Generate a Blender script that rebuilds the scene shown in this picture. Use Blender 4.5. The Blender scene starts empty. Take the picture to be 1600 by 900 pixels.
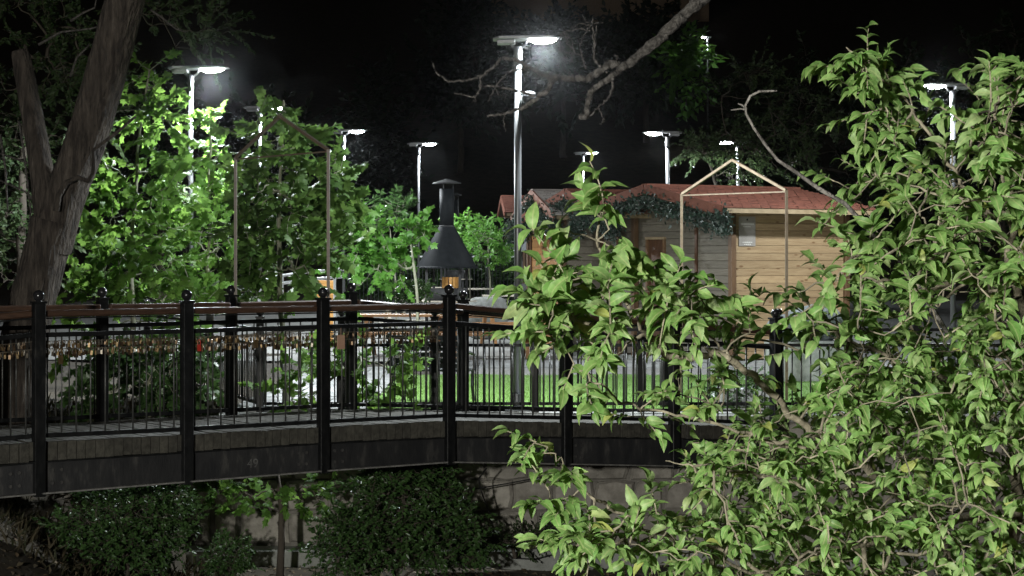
import bpy, bmesh, math, random
import numpy as np
from mathutils import Matrix, Vector
R = math.radians
random.seed(7); rng = np.random.default_rng(7)
S = bpy.context.scene
COL = S.collection

# ------------------------------------------------------------------ camera
F = 3250.0; HOR = 405.0; EYE = 1.8          # focal length (px of a 1600 px wide picture), horizon row, eye height
cam_d = bpy.data.cameras.new('camera'); cam = bpy.data.objects.new('camera', cam_d); COL.objects.link(cam)
cam_d.sensor_width = 36.0; cam_d.lens = 36.0*F/1600; cam_d.shift_y = -(450-HOR)/1600
cam_d.clip_start = 0.05; cam_d.clip_end = 2000
cam.location = (0, 0, EYE); cam.rotation_euler = (R(90), 0, 0)
S.camera = cam
# ------------------------------------------------------------------ night sky, moon, exposure
W = bpy.data.worlds.new('World'); S.world = W; W.use_nodes = True
wn = W.node_tree.nodes; wl = W.node_tree.links
sky = wn.new('ShaderNodeTexSky'); sky.sky_type = 'NISHITA'; sky.sun_disc = False
sky.sun_elevation = R(38); sky.sun_rotation = R(200)
wl.new(sky.outputs[0], wn['Background'].inputs[0]); wn['Background'].inputs[1].default_value = 0.00022
sd = bpy.data.lights.new('moon', 'SUN'); sd.energy = 0.035; sd.angle = R(0.5); sd.color = (1.0, .93, .84)
moon = bpy.data.objects.new('moon', sd); COL.objects.link(moon)
moon.rotation_euler = (R(52), 0, R(-20))
vs = S.view_settings; vs.view_transform = 'Standard'; vs.look = 'None'; vs.exposure = 0; vs.gamma = 1; vs.use_curve_mapping = False
cy = S.cycles; cy.use_denoising = True; cy.denoiser = 'OPENIMAGEDENOISE'; cy.max_bounces = 4; cy.volume_bounces = 0; cy.diffuse_bounces = 2
cy.glossy_bounces = 1; cy.transmission_bounces = 4; cy.transparent_max_bounces = 4; cy.sample_clamp_indirect = 4
cy.caustics_reflective = False; cy.caustics_refractive = False; cy.use_light_tree = True; cy.use_adaptive_sampling = True; cy.adaptive_threshold = .025

def P(px, py, d):
    """a point that shows at pixel (px, py) and stands d metres away"""
    return Vector(((px-800)*d/F, d, EYE-(py-HOR)*d/F))

# ------------------------------------------------------------------ materials
MATS = {}
def mat(name, c1, c2=None, rough=.7, metal=0, scale=8, bump=0, bscale=None, stretch=(1,1,1), detail=5, spec=.5, ramp=(.35,.65), third=None, coat=0):
    if name in MATS: return MATS[name]
    m = bpy.data.materials.new(name); m.use_nodes = True; n = m.node_tree.nodes; l = m.node_tree.links
    b = n['Principled BSDF']; b.inputs['Roughness'].default_value = rough; b.inputs['Metallic'].default_value = metal
    b.inputs['Specular IOR Level'].default_value = spec; b.inputs['Coat Weight'].default_value = coat
    if c2 is None: c2 = tuple(x*.8 for x in c1)
    tc = n.new('ShaderNodeTexCoord'); mp = n.new('ShaderNodeMapping'); mp.inputs['Scale'].default_value = stretch
    oi = n.new('ShaderNodeObjectInfo'); va = n.new('ShaderNodeVectorMath'); va.operation = 'ADD'
    sc = n.new('ShaderNodeVectorMath'); sc.operation = 'SCALE'; sc.inputs[0].default_value = (7.3, 3.1, 5.7)
    l.new(oi.outputs['Random'], sc.inputs['Scale']); l.new(tc.outputs['Object'], va.inputs[0]); l.new(sc.outputs[0], va.inputs[1])
    l.new(va.outputs[0], mp.inputs[0])
    nz = n.new('ShaderNodeTexNoise'); nz.inputs['Scale'].default_value = scale; nz.inputs['Detail'].default_value = detail; nz.inputs['Roughness'].default_value = .62
    l.new(mp.outputs[0], nz.inputs[0])
    cr = n.new('ShaderNodeValToRGB'); cr.color_ramp.elements[0].position = ramp[0]; cr.color_ramp.elements[1].position = ramp[1]
    cr.color_ramp.elements[0].color = (*c1, 1); cr.color_ramp.elements[1].color = (*c2, 1)
    if third: e = cr.color_ramp.elements.new(min(.98, ramp[1]+.14)); e.color = (*third, 1)
    l.new(nz.outputs['Fac'], cr.inputs[0])
    hv = n.new('ShaderNodeHueSaturation'); mr = n.new('ShaderNodeMapRange'); mr.inputs[3].default_value = .82; mr.inputs[4].default_value = 1.18
    l.new(oi.outputs['Random'], mr.inputs[0]); l.new(mr.outputs[0], hv.inputs['Value']); l.new(cr.outputs[0], hv.inputs['Color'])
    l.new(hv.outputs[0], b.inputs['Base Color'])
    if bump:
        n2 = n.new('ShaderNodeTexNoise'); n2.inputs['Scale'].default_value = bscale or scale*3; n2.inputs['Detail'].default_value = 6
        l.new(mp.outputs[0], n2.inputs[0])
        bp = n.new('ShaderNodeBump'); bp.inputs['Strength'].default_value = bump; bp.inputs['Distance'].default_value = .02
        l.new(n2.outputs['Fac'], bp.inputs['Height']); l.new(bp.outputs[0], b.inputs['Normal'])
    MATS[name] = m; return m
def emit(name, col, s):
    m = bpy.data.materials.new(name); m.use_nodes = True; b = m.node_tree.nodes['Principled BSDF']
    b.inputs['Base Color'].default_value = (.8,.8,.8,1); b.inputs['Emission Color'].default_value = (*col, 1); b.inputs['Emission Strength'].default_value = s
    return m
def leafmat(name, cols, rough=.45, trans=.35, spec=.4, yellow=None):
    """leaf colour differs from leaf to leaf (mesh island or object)"""
    m = bpy.data.materials.new(name); m.use_nodes = True; n = m.node_tree.nodes; l = m.node_tree.links
    b = n['Principled BSDF']; b.inputs['Roughness'].default_value = rough; b.inputs['Specular IOR Level'].default_value = spec
    g = n.new('ShaderNodeNewGeometry'); oi = n.new('ShaderNodeObjectInfo')
    ad = n.new('ShaderNodeMath'); ad.operation = 'ADD'; l.new(g.outputs['Random Per Island'], ad.inputs[0]); l.new(oi.outputs['Random'], ad.inputs[1])
    fr = n.new('ShaderNodeMath'); fr.operation = 'FRACT'; l.new(ad.outputs[0], fr.inputs[0])
    cr = n.new('ShaderNodeValToRGB'); es = cr.color_ramp.elements
    es[0].color = (*cols[0], 1); es[0].position = 0; es[1].color = (*cols[-1], 1); es[1].position = .97 if yellow else 1
    for i, c in enumerate(cols[1:-1]): e = es.new((i+1)/(len(cols)-1)*.95); e.color = (*c, 1)
    if yellow: e = es.new(.985); e.color = (*yellow, 1)
    l.new(fr.outputs[0], cr.inputs[0]); l.new(cr.outputs[0], b.inputs['Base Color'])
    t = n.new('ShaderNodeBsdfTranslucent'); hs = n.new('ShaderNodeHueSaturation'); hs.inputs['Value'].default_value = 1.5; hs.inputs['Hue'].default_value = .485
    l.new(cr.outputs[0], hs.inputs['Color']); l.new(hs.outputs[0], t.inputs['Color'])
    mx = n.new('ShaderNodeMixShader'); mx.inputs[0].default_value = trans
    l.new(b.outputs[0], mx.inputs[1]); l.new(t.outputs[0], mx.inputs[2]); l.new(mx.outputs[0], n['Material Output'].inputs['Surface'])
    return m
M_BLACK = mat('black_paint', (.006,.0065,.007), (.012,.0125,.013), rough=.42, scale=14, bump=.12, bscale=120, third=(.03,.029,.027), ramp=(.42,.6), spec=.22, detail=10, stretch=(1,1,.5))
M_ROD = mat('baluster_steel', (.05,.052,.05), (.09,.09,.085), rough=.4, metal=.3, scale=40)
M_GIRDER = mat('dusty_girder', (.011,.0115,.013), (.02,.02,.021), rough=.6, scale=9, bump=.15, bscale=60, stretch=(1,1,.35), third=(.06,.058,.054), ramp=(.38,.56), detail=10)
M_FLANGE = mat('dusty_flange', (.10,.10,.095), (.2,.195,.185), rough=.8, scale=16, bump=.2)
M_RAILWOOD = mat('stained_handrail', (.04,.021,.013), (.085,.045,.027), rough=.45, scale=6, stretch=(1.5,1.5,12), bump=.15, bscale=20)
M_PLANK = mat('weathered_plank', (.03,.028,.022), (.07,.066,.053), rough=.85, scale=14, bump=.5, stretch=(1,1,1), third=(.035,.03,.02))
M_BRASS = mat('brass', (.27,.19,.095), (.15,.10,.045), rough=.4, metal=.6, scale=60)
M_STEEL = mat('padlock_steel', (.30,.27,.22), (.16,.14,.11), rough=.4, metal=.6, scale=60)
M_COPPER = mat('bronze_lock', (.16,.105,.06), (.08,.052,.03), rough=.4, metal=.7, scale=60)
M_RED = mat('red_lock', (.6,.05,.03), (.4,.03,.02), rough=.4, scale=40)
M_GALV = mat('galvanised', (.13,.135,.14), (.19,.195,.2), rough=.42, metal=.7, scale=14, stretch=(1,1,.15))
M_HEAD = mat('lamp_housing', (.23,.24,.25), (.32,.33,.34), rough=.5, metal=.4, scale=12)
M_SOLAR = mat('solar_panel', (.02,.025,.05), (.03,.035,.06), rough=.15, scale=20)
M_LED = emit('led_diffuser', (.93,.97,1.0), 90)
M_STONE = mat('wall_stone', (.2,.185,.16), (.38,.355,.315), rough=.92, scale=5, bump=.7, bscale=18, third=(.2,.19,.15))
M_MORTAR = mat('mortar', (.16,.15,.13), (.24,.225,.2), rough=.95, scale=12, bump=.5)
M_SOIL = mat('soil', (.03,.024,.016), (.065,.052,.034), rough=.95, scale=3, bump=.7, bscale=14, third=(.04,.042,.02))
M_PAVE = mat('concrete_paving', (.26,.265,.26), (.36,.365,.36), rough=.85, scale=5, bump=.2, bscale=60)
M_GRAVEL = mat('gravel_ground', (.2,.2,.19), (.42,.41,.39), rough=.9, scale=40, bump=.6, bscale=60)
M_LAWN = mat('lawn', (.12,.24,.045), (.16,.3,.06), rough=.9, scale=60, bump=.6, bscale=140, detail=8)
M_PINE = mat('pine_board', (.27,.18,.095), (.38,.27,.15), rough=.6, scale=3.2, stretch=(1,6,14), bump=.1, third=(.33,.18,.06), ramp=(.35,.68))
nt = M_PINE.node_tree; vo = nt.nodes.new('ShaderNodeTexVoronoi'); vo.inputs['Scale'].default_value = 1.0; mp2 = nt.nodes.new('ShaderNodeMapping'); mp2.inputs['Scale'].default_value = (3.4, 3, 9)
src = [n for n in nt.nodes if n.type == 'VECT_MATH' and n.operation == 'ADD'][0]; nt.links.new(src.outputs[0], mp2.inputs[0]); nt.links.new(mp2.outputs[0], vo.inputs['Vector'])
kr = nt.nodes.new('ShaderNodeMapRange'); kr.inputs[1].default_value = .10; kr.inputs[2].default_value = .2; kr.inputs[3].default_value = .8; kr.inputs[4].default_value = 0; nt.links.new(vo.outputs['Distance'], kr.inputs[0])
kx = nt.nodes.new('ShaderNodeMix'); kx.data_type = 'RGBA'; kx.inputs['B'].default_value = (.12,.05,.015,1); nt.links.new(kr.outputs[0], kx.inputs['Factor'])
hs_ = [n for n in nt.nodes if n.type == 'HUE_SAT'][0]; nt.links.new(hs_.outputs[0], kx.inputs['A']); nt.links.new(kx.outputs['Result'], nt.nodes['Principled BSDF'].inputs['Base Color'])
M_GREYWOOD = mat('grey_board', (.105,.09,.068), (.16,.14,.108), rough=.75, scale=3.5, stretch=(6,1,14), bump=.15, third=(.17,.13,.08), ramp=(.35,.7))
M_TRIM = mat('brown_trim', (.085,.045,.02), (.13,.072,.034), rough=.55, scale=5, stretch=(4,4,1), bump=.1)
M_DOOR = mat('dark_door', (.05,.022,.01), (.09,.04,.018), rough=.5, scale=5, stretch=(5,5,1))
M_CORE = mat('cabin_shell', (.06,.045,.03), (.09,.07,.045), rough=.9)
M_EAVE = mat('eave_board', (.2,.145,.08), (.28,.21,.125), rough=.6, scale=6)
M_SHRED = mat('red_shingle', (.14,.05,.032), (.2,.072,.046), rough=.9, scale=10, bump=.3, third=(.10,.03,.02))
M_SHGREY = mat('grey_shingle', (.34,.31,.29), (.46,.42,.4), rough=.9, scale=10, bump=.3)
M_FASCIA = mat('fascia_brown', (.16,.07,.045), (.22,.10,.065), rough=.6, scale=6)
M_GRILL = mat('grill_steel', (.010,.0115,.013), (.016,.018,.02), rough=.6, spec=.09, metal=.0, scale=7, bump=.05)
M_CHAR = mat('charred_steel', (.03,.03,.032), (.055,.055,.055), rough=.7, scale=9, bump=.2)
M_TABLE = mat('picnic_wood', (.28,.13,.05), (.42,.22,.09), rough=.55, scale=5, stretch=(1,8,8), bump=.1)
M_PALEWOOD = mat('pale_bench_wood', (.5,.46,.38), (.66,.61,.52), rough=.7, scale=5, stretch=(1,8,8))
M_DARKMETAL = mat('dark_metal', (.02,.022,.024), (.035,.037,.04), rough=.5, metal=.4)
M_OCHRE = mat('ochre_slat', (.5,.24,.06), (.64,.34,.1), rough=.5, scale=6)
M_CONC = mat('concrete', (.24,.25,.23), (.36,.37,.35), rough=.9, scale=9, bump=.4)
M_WHITE = mat('white_paint', (.7,.72,.75), (.8,.82,.85), rough=.6, scale=8)
M_PALERAIL = mat('pale_rail', (.45,.47,.48), (.6,.62,.63), rough=.4, metal=.4)
M_PORTAL = mat('portal_tube', (.13,.095,.06), (.2,.155,.105), rough=.5, metal=.3, scale=12)
M_BARK = mat('bark', (.028,.022,.018), (.085,.07,.057), rough=.95, scale=16, stretch=(1,1,.16), bump=1.0, bscale=34, detail=9, third=(.14,.12,.10), ramp=(.38,.6))
M_BARK.node_tree.nodes['Bump'].inputs['Distance'].default_value = .07
M_TWIG = mat('twig_bark', (.10,.088,.06), (.19,.17,.12), rough=.85, scale=25, bump=.4)
M_GREYTWIG = mat('dead_wood', (.04,.036,.032), (.12,.112,.102), rough=.95, scale=38, bump=1.0, bscale=70, ramp=(.4,.58), third=(.17,.16,.15))
M_DARKBARK = mat('dark_bark', (.05,.04,.03), (.09,.075,.06), rough=.95, scale=10, stretch=(1,1,.3), bump=.6)
M_STEM = mat('sapling_stem', (.2,.2,.14), (.3,.3,.22), rough=.7, scale=20)
M_POSTER = mat('poster', (.24,.22,.2), (.27,.25,.23), rough=.35, scale=8)
M_INK = mat('poster_print', (.6,.58,.54), (.66,.64,.6), rough=.5)
M_ROCK = mat('boulder', (.16,.18,.19), (.3,.33,.34), rough=.9, scale=6, bump=.8, bscale=24)
M_TAG = mat('wooden_tag', (.42,.25,.17), (.5,.32,.22), rough=.6)
M_CABLE = mat('cable_rubber', (.015,.015,.015), (.02,.02,.02), rough=.5)
M_PLASTER = mat('facade_plaster', (.42,.31,.2), (.5,.38,.26), rough=.9)
M_GLASS = mat('dark_pane', (.02,.022,.025), (.03,.03,.035), rough=.1)
M_CHALK = mat('chalk', (.045,.045,.045), (.12,.12,.115), rough=.9)
M_SEAT = M_DARKMETAL
L_FG = leafmat('pear_leaf', [(.085,.165,.042), (.14,.245,.066), (.19,.31,.096), (.115,.24,.056), (.25,.335,.15)], rough=.5, trans=.42, spec=.3, yellow=(.26,.30,.08))
nt = L_FG.node_tree; ab = nt.nodes.new('ShaderNodeAttribute'); ab.attribute_name = 'rib'; rr = nt.nodes.new('ShaderNodeMapRange')
rr.inputs[1].default_value = .012; rr.inputs[2].default_value = .03; rr.inputs[3].default_value = .55; rr.inputs[4].default_value = 0; nt.links.new(ab.outputs['Fac'], rr.inputs[0])
crn = [n for n in nt.nodes if n.type == 'VALTORGB'][0]; ge = nt.nodes.new('ShaderNodeNewGeometry'); sn = nt.nodes.new('ShaderNodeTexNoise'); sn.inputs['Scale'].default_value = 110; sn.inputs['Detail'].default_value = 4; nt.links.new(ge.outputs['Position'], sn.inputs[0])
sm = nt.nodes.new('ShaderNodeMapRange'); sm.inputs[1].default_value = .3; sm.inputs[2].default_value = .7; sm.inputs[3].default_value = .68; sm.inputs[4].default_value = 1.25; nt.links.new(sn.outputs['Fac'], sm.inputs[0])
hv = nt.nodes.new('ShaderNodeHueSaturation'); nt.links.new(sm.outputs[0], hv.inputs['Value']); nt.links.new(crn.outputs[0], hv.inputs['Color'])
mxr = nt.nodes.new('ShaderNodeMix'); mxr.data_type = 'RGBA'; mxr.inputs['B'].default_value = (.34,.38,.17,1); nt.links.new(rr.outputs[0], mxr.inputs['Factor']); nt.links.new(hv.outputs[0], mxr.inputs['A']); nt.links.new(mxr.outputs['Result'], nt.nodes['Principled BSDF'].inputs['Base Color'])
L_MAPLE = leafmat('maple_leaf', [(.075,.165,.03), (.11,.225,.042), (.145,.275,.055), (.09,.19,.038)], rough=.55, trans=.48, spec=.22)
L_MAPLE_SHADED = leafmat('shaded_maple_leaf', [(.05,.105,.024), (.07,.14,.03), (.09,.165,.038), (.06,.12,.028)], rough=.55, trans=.35, spec=.22)  # darker copy of the maple leaf, the middle crown's weak light put into the colour
L_BUSH = leafmat('bush_leaf', [(.035,.075,.022), (.052,.11,.03), (.07,.14,.04), (.04,.09,.026)], rough=.35, trans=.2)
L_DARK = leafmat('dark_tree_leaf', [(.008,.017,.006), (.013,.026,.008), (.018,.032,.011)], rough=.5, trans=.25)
L_ACACIA = leafmat('fine_leaf', [(.03,.055,.02), (.045,.08,.028), (.06,.085,.035)], rough=.55, trans=.3)
L_GARLAND = leafmat('garland_needle', [(.02,.04,.028), (.035,.06,.045), (.10,.11,.10)], rough=.4, trans=.1)
L_DRY = leafmat('dry_grass', [(.05,.042,.022), (.075,.062,.034), (.035,.045,.018)], rough=.7, trans=.3)
L_BRIGHT = leafmat('young_leaf', [(.07,.19,.03), (.10,.25,.04), (.13,.3,.05)], rough=.45, trans=.4)
L_LITTER = leafmat('leaf_litter', [(.12,.08,.045), (.2,.15,.09), (.09,.075,.045), (.26,.22,.16)], rough=.8, trans=.1)

# ------------------------------------------------------------------ mesh helpers
class MB:
    def __init__(s): s.v = []; s.f = []
    def add(s, v, f):
        o = len(s.v); s.v += [tuple(x) for x in v]; s.f += [tuple(i+o for i in q) for q in f]; return s
    def box(s, c, d, M=None):
        x, y, z = (k/2 for k in d); c = Vector(c)
        v = [Vector(q) for q in ((-x,-y,-z),(x,-y,-z),(x,y,-z),(-x,y,-z),(-x,-y,z),(x,-y,z),(x,y,z),(-x,y,z))]
        v = [c+(M@q if M else q) for q in v]
        return s.add(v, [(0,3,2,1),(4,5,6,7),(0,1,5,4),(1,2,6,5),(2,3,7,6),(3,0,4,7)])
    def bar(s, a, b, w, h=None):
        """square bar from a to b"""
        a = Vector(a); b = Vector(b); h = h or w; t = (b-a).normalized()
        up = Vector((0,0,1)) if abs(t.z) < .95 else Vector((0,1,0))
        sd = t.cross(up).normalized(); u = sd.cross(t)
        v = [p+sd*i*w/2+u*j*h/2 for p in (a, b) for i, j in ((-1,-1),(1,-1),(1,1),(-1,1))]
        return s.add(v, [(0,1,2,3),(7,6,5,4),(0,4,5,1),(1,5,6,2),(2,6,7,3),(3,7,4,0)])
    def tube(s, pts, rad, seg=6, noise=0, cap=True):
        pts = [Vector(p) for p in pts]; n = len(pts)
        if not hasattr(rad, '__len__'): rad = [rad]*n
        ref = None; V = []; Fs = []
        for i, p in enumerate(pts):
            t = (pts[min(i+1, n-1)]-pts[max(i-1, 0)]).normalized()
            if ref is None: ref = t.orthogonal().normalized()
            ref = (ref-t*ref.dot(t)).normalized(); q = t.cross(ref)
            for k in range(seg):
                a = 2*math.pi*k/seg; r = rad[i]*(1+(random.uniform(-noise, noise) if noise else 0))
                V.append(p+(ref*math.cos(a)+q*math.sin(a))*r)
        for i in range(n-1):
            for k in range(seg):
                k2 = (k+1) % seg; Fs.append((i*seg+k, i*seg+k2, (i+1)*seg+k2, (i+1)*seg+k))
        if cap: Fs.append(tuple(range(seg-1, -1, -1))); Fs.append(tuple((n-1)*seg+k for k in range(seg)))
        return s.add(V, Fs)
    def lathe(s, prof, seg=20, c=(0,0,0), cap=True):
        c = Vector(c); V = []; Fs = []; n = len(prof)
        for r, z in prof:
            for k in range(seg):
                a = 2*math.pi*k/seg; V.append(c+Vector((r*math.cos(a), r*math.sin(a), z)))
        for i in range(n-1):
            for k in range(seg):
                k2 = (k+1) % seg; Fs.append((i*seg+k, i*seg+k2, (i+1)*seg+k2, (i+1)*seg+k))
        if cap: Fs.append(tuple(range(seg-1, -1, -1))); Fs.append(tuple((n-1)*seg+k for k in range(seg)))
        return s.add(V, Fs)
    def prism(s, poly, axis_fn):
        """poly 2-D; axis_fn(p, k) -> 3-D for side k = 0 / 1"""
        n = len(poly); V = [axis_fn(p, 0) for p in poly]+[axis_fn(p, 1) for p in poly]
        return s.add(V, [tuple(range(n-1, -1, -1)), tuple(range(n, 2*n))]+[(i, (i+1) % n, (i+1) % n+n, i+n) for i in range(n)])
    def mesh(s, name, m, smooth=False, bevel=0):
        me = bpy.data.meshes.new(name); me.from_pydata(s.v, [], s.f)
        if bevel:
            bm = bmesh.new(); bm.from_mesh(me)
            bmesh.ops.recalc_face_normals(bm, faces=bm.faces)
            bmesh.ops.bevel(bm, geom=list(bm.edges), offset=bevel, segments=1, affect='EDGES'); bm.to_mesh(me); bm.free()
        me.materials.append(m)
        if smooth: me.polygons.foreach_set('use_smooth', [True]*len(me.polygons))
        me.update(); return me
WM = {}
def _link(o, parent, M):
    COL.objects.link(o)
    if parent is not None:
        o.parent = parent; o.matrix_parent_inverse = WM[parent.name].inverted()
    o.matrix_basis = M; WM[o.name] = M.copy(); return o
def thing(name, label, cat, loc=(0,0,0), group=None):
    o = bpy.data.objects.new(name, None); o['label'] = label; o['category'] = cat
    if group: o['group'] = group
    o.empty_display_size = .1
    return _link(o, None, Matrix.Translation(loc))
def part(parent, name, me, M=None, kind=None, label=None):
    o = bpy.data.objects.new(name, me)
    if kind: o['kind'] = kind
    if label: o['label'] = label
    return _link(o, parent, M or Matrix.Identity(4))
def single(name, me, label, cat, M=None, group=None, kind=None):
    o = bpy.data.objects.new(name, me); o['label'] = label; o['category'] = cat
    if group: o['group'] = group
    if kind: o['kind'] = kind
    return _link(o, None, M or Matrix.Identity(4))
def structure(name, me):
    o = bpy.data.objects.new(name, me); o['kind'] = 'structure'; return _link(o, None, Matrix.Identity(4))
T = Matrix.Translation
def TS(loc, sx, sy, sz, rz=0): return T(loc) @ Matrix.Rotation(rz, 4, 'Z') @ Matrix.Diagonal((sx, sy, sz, 1))
def tri_mesh(name, V, Ft, m, smooth=False, rib=None):
    me = bpy.data.meshes.new(name); V = np.asarray(V, np.float32).reshape(-1, 3); Ft = np.asarray(Ft, np.int32).reshape(-1, 3)
    me.vertices.add(len(V)); me.vertices.foreach_set('co', V.ravel())
    me.loops.add(Ft.size); me.loops.foreach_set('vertex_index', Ft.ravel())
    me.polygons.add(len(Ft)); me.polygons.foreach_set('loop_start', np.arange(0, Ft.size, 3, dtype=np.int32))
    me.update(calc_edges=True); me.materials.append(m)
    if rib is not None: at = me.attributes.new('rib', 'FLOAT', 'POINT'); at.data.foreach_set('value', np.asarray(rib, np.float32))
    if smooth: me.polygons.foreach_set('use_smooth', np.ones(len(Ft), bool))
    return me

# leaf templates: length 1 along +Y, normal +Z
def tmpl_ovate():
    V = []; Ft = []
    st = [(0,0), (.1,.13), (.28,.21), (.5,.245), (.72,.185), (.9,.07), (1,0)]; n = len(st)
    for t, w in st:
        zc = .13*math.sin(t*3)-.36*t*t
        V += [(-w, t, zc+.4*w), (0, t, zc), (w, t, zc+.4*w)]
    for i in range(n-1):
        a = i*3; b = a+3
        for s in (0, 1):
            q = (a+s, a+s+1, b+s+1, b+s)
            if i == 0: Ft.append((a+1, b+s+1, b+s))
            elif i == n-2: Ft.append((a+s, a+s+1, b+1))
            else: Ft += [(q[0], q[1], q[2]), (q[0], q[2], q[3])]
    return np.array(V), np.array(Ft)
def tmpl_maple():
    h = [(.03,.0), (.2,-.06), (.30,.08), (.47,.10), (.36,.26), (.58,.50), (.36,.50), (.33,.66), (.17,.60), (.14,.80), (0,1.0)]
    out = h+[(-x, y) for x, y in h[-2::-1]]
    V = [(0,.36,.04)]+[(x, y, -.32*x*x-.12*(y-.36)**2+.03*math.sin(9*x+5*y)) for x, y in out]
    n = len(out); Ft = [(0, i+1, (i+1) % n+1) for i in range(n)]
    return np.array(V), np.array(Ft)
def tmpl_rhomb(w=.26):
    return np.array([(0,0,0), (w,.45,.08), (0,1,-.1), (-w,.45,.08)]), np.array([(0,1,2), (0,2,3)])
OV, MP, RH, NEED = tmpl_ovate(), tmpl_maple(), tmpl_rhomb(), tmpl_rhomb(.07)

def frames(t, n):
    """columns side, t, n"""
    t = t/np.linalg.norm(t, axis=1, keepdims=True); s = np.cross(t, n); s /= np.linalg.norm(s, axis=1, keepdims=True)+1e-9
    n2 = np.cross(s, t); return np.stack([s, t, n2], axis=2)
def leaves_mesh(name, tm, pos, fr, size, m, smooth=False):
    V0, F0 = tm; n = len(pos)
    V = np.einsum('nij,vj->nvi', fr, V0)*np.asarray(size)[:, None, None]+pos[:, None, :]
    Ft = F0[None]+(np.arange(n)*len(V0))[:, None, None]
    return tri_mesh(name, V, Ft, m, smooth, np.tile(np.abs(V0[:, 0]), n) if tm is OV else None)
def unit(n):
    v = rng.normal(size=(n, 3)); return v/np.linalg.norm(v, axis=1, keepdims=True)
def pix(p): return 800+p[:, 0]*F/p[:, 1], HOR-(p[:, 2]-EYE)*F/p[:, 1]

def grow(seed_pts, seed_par, targets, bias=None):
    """greedy attachment: every target joins the nearest node; returns nodes, parents"""
    nodes = [np.asarray(p, float) for p in seed_pts]; par = list(seed_par); A = np.array(nodes)
    d = np.min(np.linalg.norm(targets[:, None]-A[None], axis=2), axis=1)
    buf = np.empty((len(A)+len(targets), 3)); buf[:len(A)] = A; n = len(A); idx = np.empty(len(targets), int)
    for j in np.argsort(d):
        q = np.linalg.norm(buf[:n]-targets[j], axis=1)
        k = int(np.argmin(q)); buf[n] = targets[j]; par.append(k); idx[j] = n; n += 1
    return buf[:n], par, idx
def radii(par, tip, p=.5, rmax=None):
    n = len(par); c = np.zeros(n); kids = np.zeros(n, int)
    for q in par:
        if q >= 0: kids[q] += 1
    c[kids == 0] = 1
    order = np.arange(n)
    depth = np.zeros(n, int)
    for i in range(n):
        k = i; g = 0
        while par[k] >= 0 and g < 500: k = par[k]; g += 1
        depth[i] = g
    for i in sorted(range(n), key=lambda i: -depth[i]):
        if par[i] >= 0: c[par[i]] += c[i]
    r = tip*c**p
    return np.minimum(r, rmax) if rmax else r
def wood_mesh(name, nodes, par, r, m, skip=(), seg=5, wob=.06, smooth=True):
    b = MB()
    for i, q in enumerate(par):
        if q < 0 or i in skip: continue
        a = Vector(nodes[q]); c = Vector(nodes[i]); L = (c-a).length
        if L < 1e-4: continue
        ra = min(r[q], r[i]*1.5)
        m1 = a.lerp(c, .36)+Vector(rng.normal(size=3))*L*wob+Vector((0,0,L*.03)); m2 = a.lerp(c, .7)+Vector(rng.normal(size=3))*L*wob
        b.tube([a, m1, m2, c], [ra, ra*.8+r[i]*.2, (ra+r[i])/2*.95, r[i]], seg if r[i] > .006 else 4, cap=False)
    return b.mesh(name, m, smooth)
def sprays(base, dirs, L, nleaf, size, droop=.35, up=.75, fan=.9, bias=(-.12,-.3,0)):
    """alternate leaves along a twig from each base; returns twig point lists, leaf pos, frames, sizes"""
    tw = []; pos = []; tv = []; nv = []; sz = []
    for b, d in zip(base, dirs):
        d = d/np.linalg.norm(d); l = L*random.uniform(.6, 1.3); side = np.cross(d, (0,0,1)); side /= np.linalg.norm(side)+1e-6
        bend = rng.normal(size=3)*.25; k = max(3, int(nleaf*random.uniform(.7, 1.3)))
        pts = [b+d*l*t+bend*l*t*t*.5-np.array((0,0,.12*l*t*t)) for t in (0,.35,.7,1)]; tw.append(pts)
        for j in range(k):
            t = (j+.6)/k; p = b+d*l*t+bend*l*t*t*.5-np.array((0,0,.12*l*t*t))
            sg = 1 if j % 2 else -1
            ld = d*(.45+.5*t)+side*sg*fan*(1.1-.7*t)+rng.normal(size=3)*.32-np.array((0,0,droop*random.uniform(0,1)))
            nn = np.array((0,0,up))+rng.normal(size=3)*.42+np.array(bias)
            pos.append(p); tv.append(ld); nv.append(nn); sz.append(size*random.uniform(.62, 1.2)*(1-.25*max(0, t-.75)))
    return tw, np.array(pos), frames(np.array(tv), np.array(nv)), np.array(sz)
def put_leaves(root, tm, pos, fr, sz, m, nparts=0, smooth=False, stuffname='foliage'):
    """the leaves that show largest are parts named leaf, the rest one part of kind stuff"""
    order = np.arange(len(pos))
    if nparts:
        x, y = pix(pos); vis = (x > 0) & (x < 1600) & (y > 0) & (y < 900)
        key = np.where(vis, sz/pos[:, 1], 0)*rng.uniform(.8, 1.2, len(pos)); order = np.argsort(-key)
        me = tri_mesh('leaf', tm[0], tm[1], m, smooth, np.abs(tm[0][:, 0]) if tm is OV else None)
        for i in order[:nparts]:
            M = Matrix([[*(fr[i][r]*sz[i]), pos[i][r]] for r in range(3)]+[[0,0,0,1]])
            part(root, 'leaf', me, M)
        order = order[nparts:]
    if len(order):
        part(root, stuffname, leaves_mesh(stuffname, tm, pos[order], fr[order], sz[order], m, smooth), kind='stuff')

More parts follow.
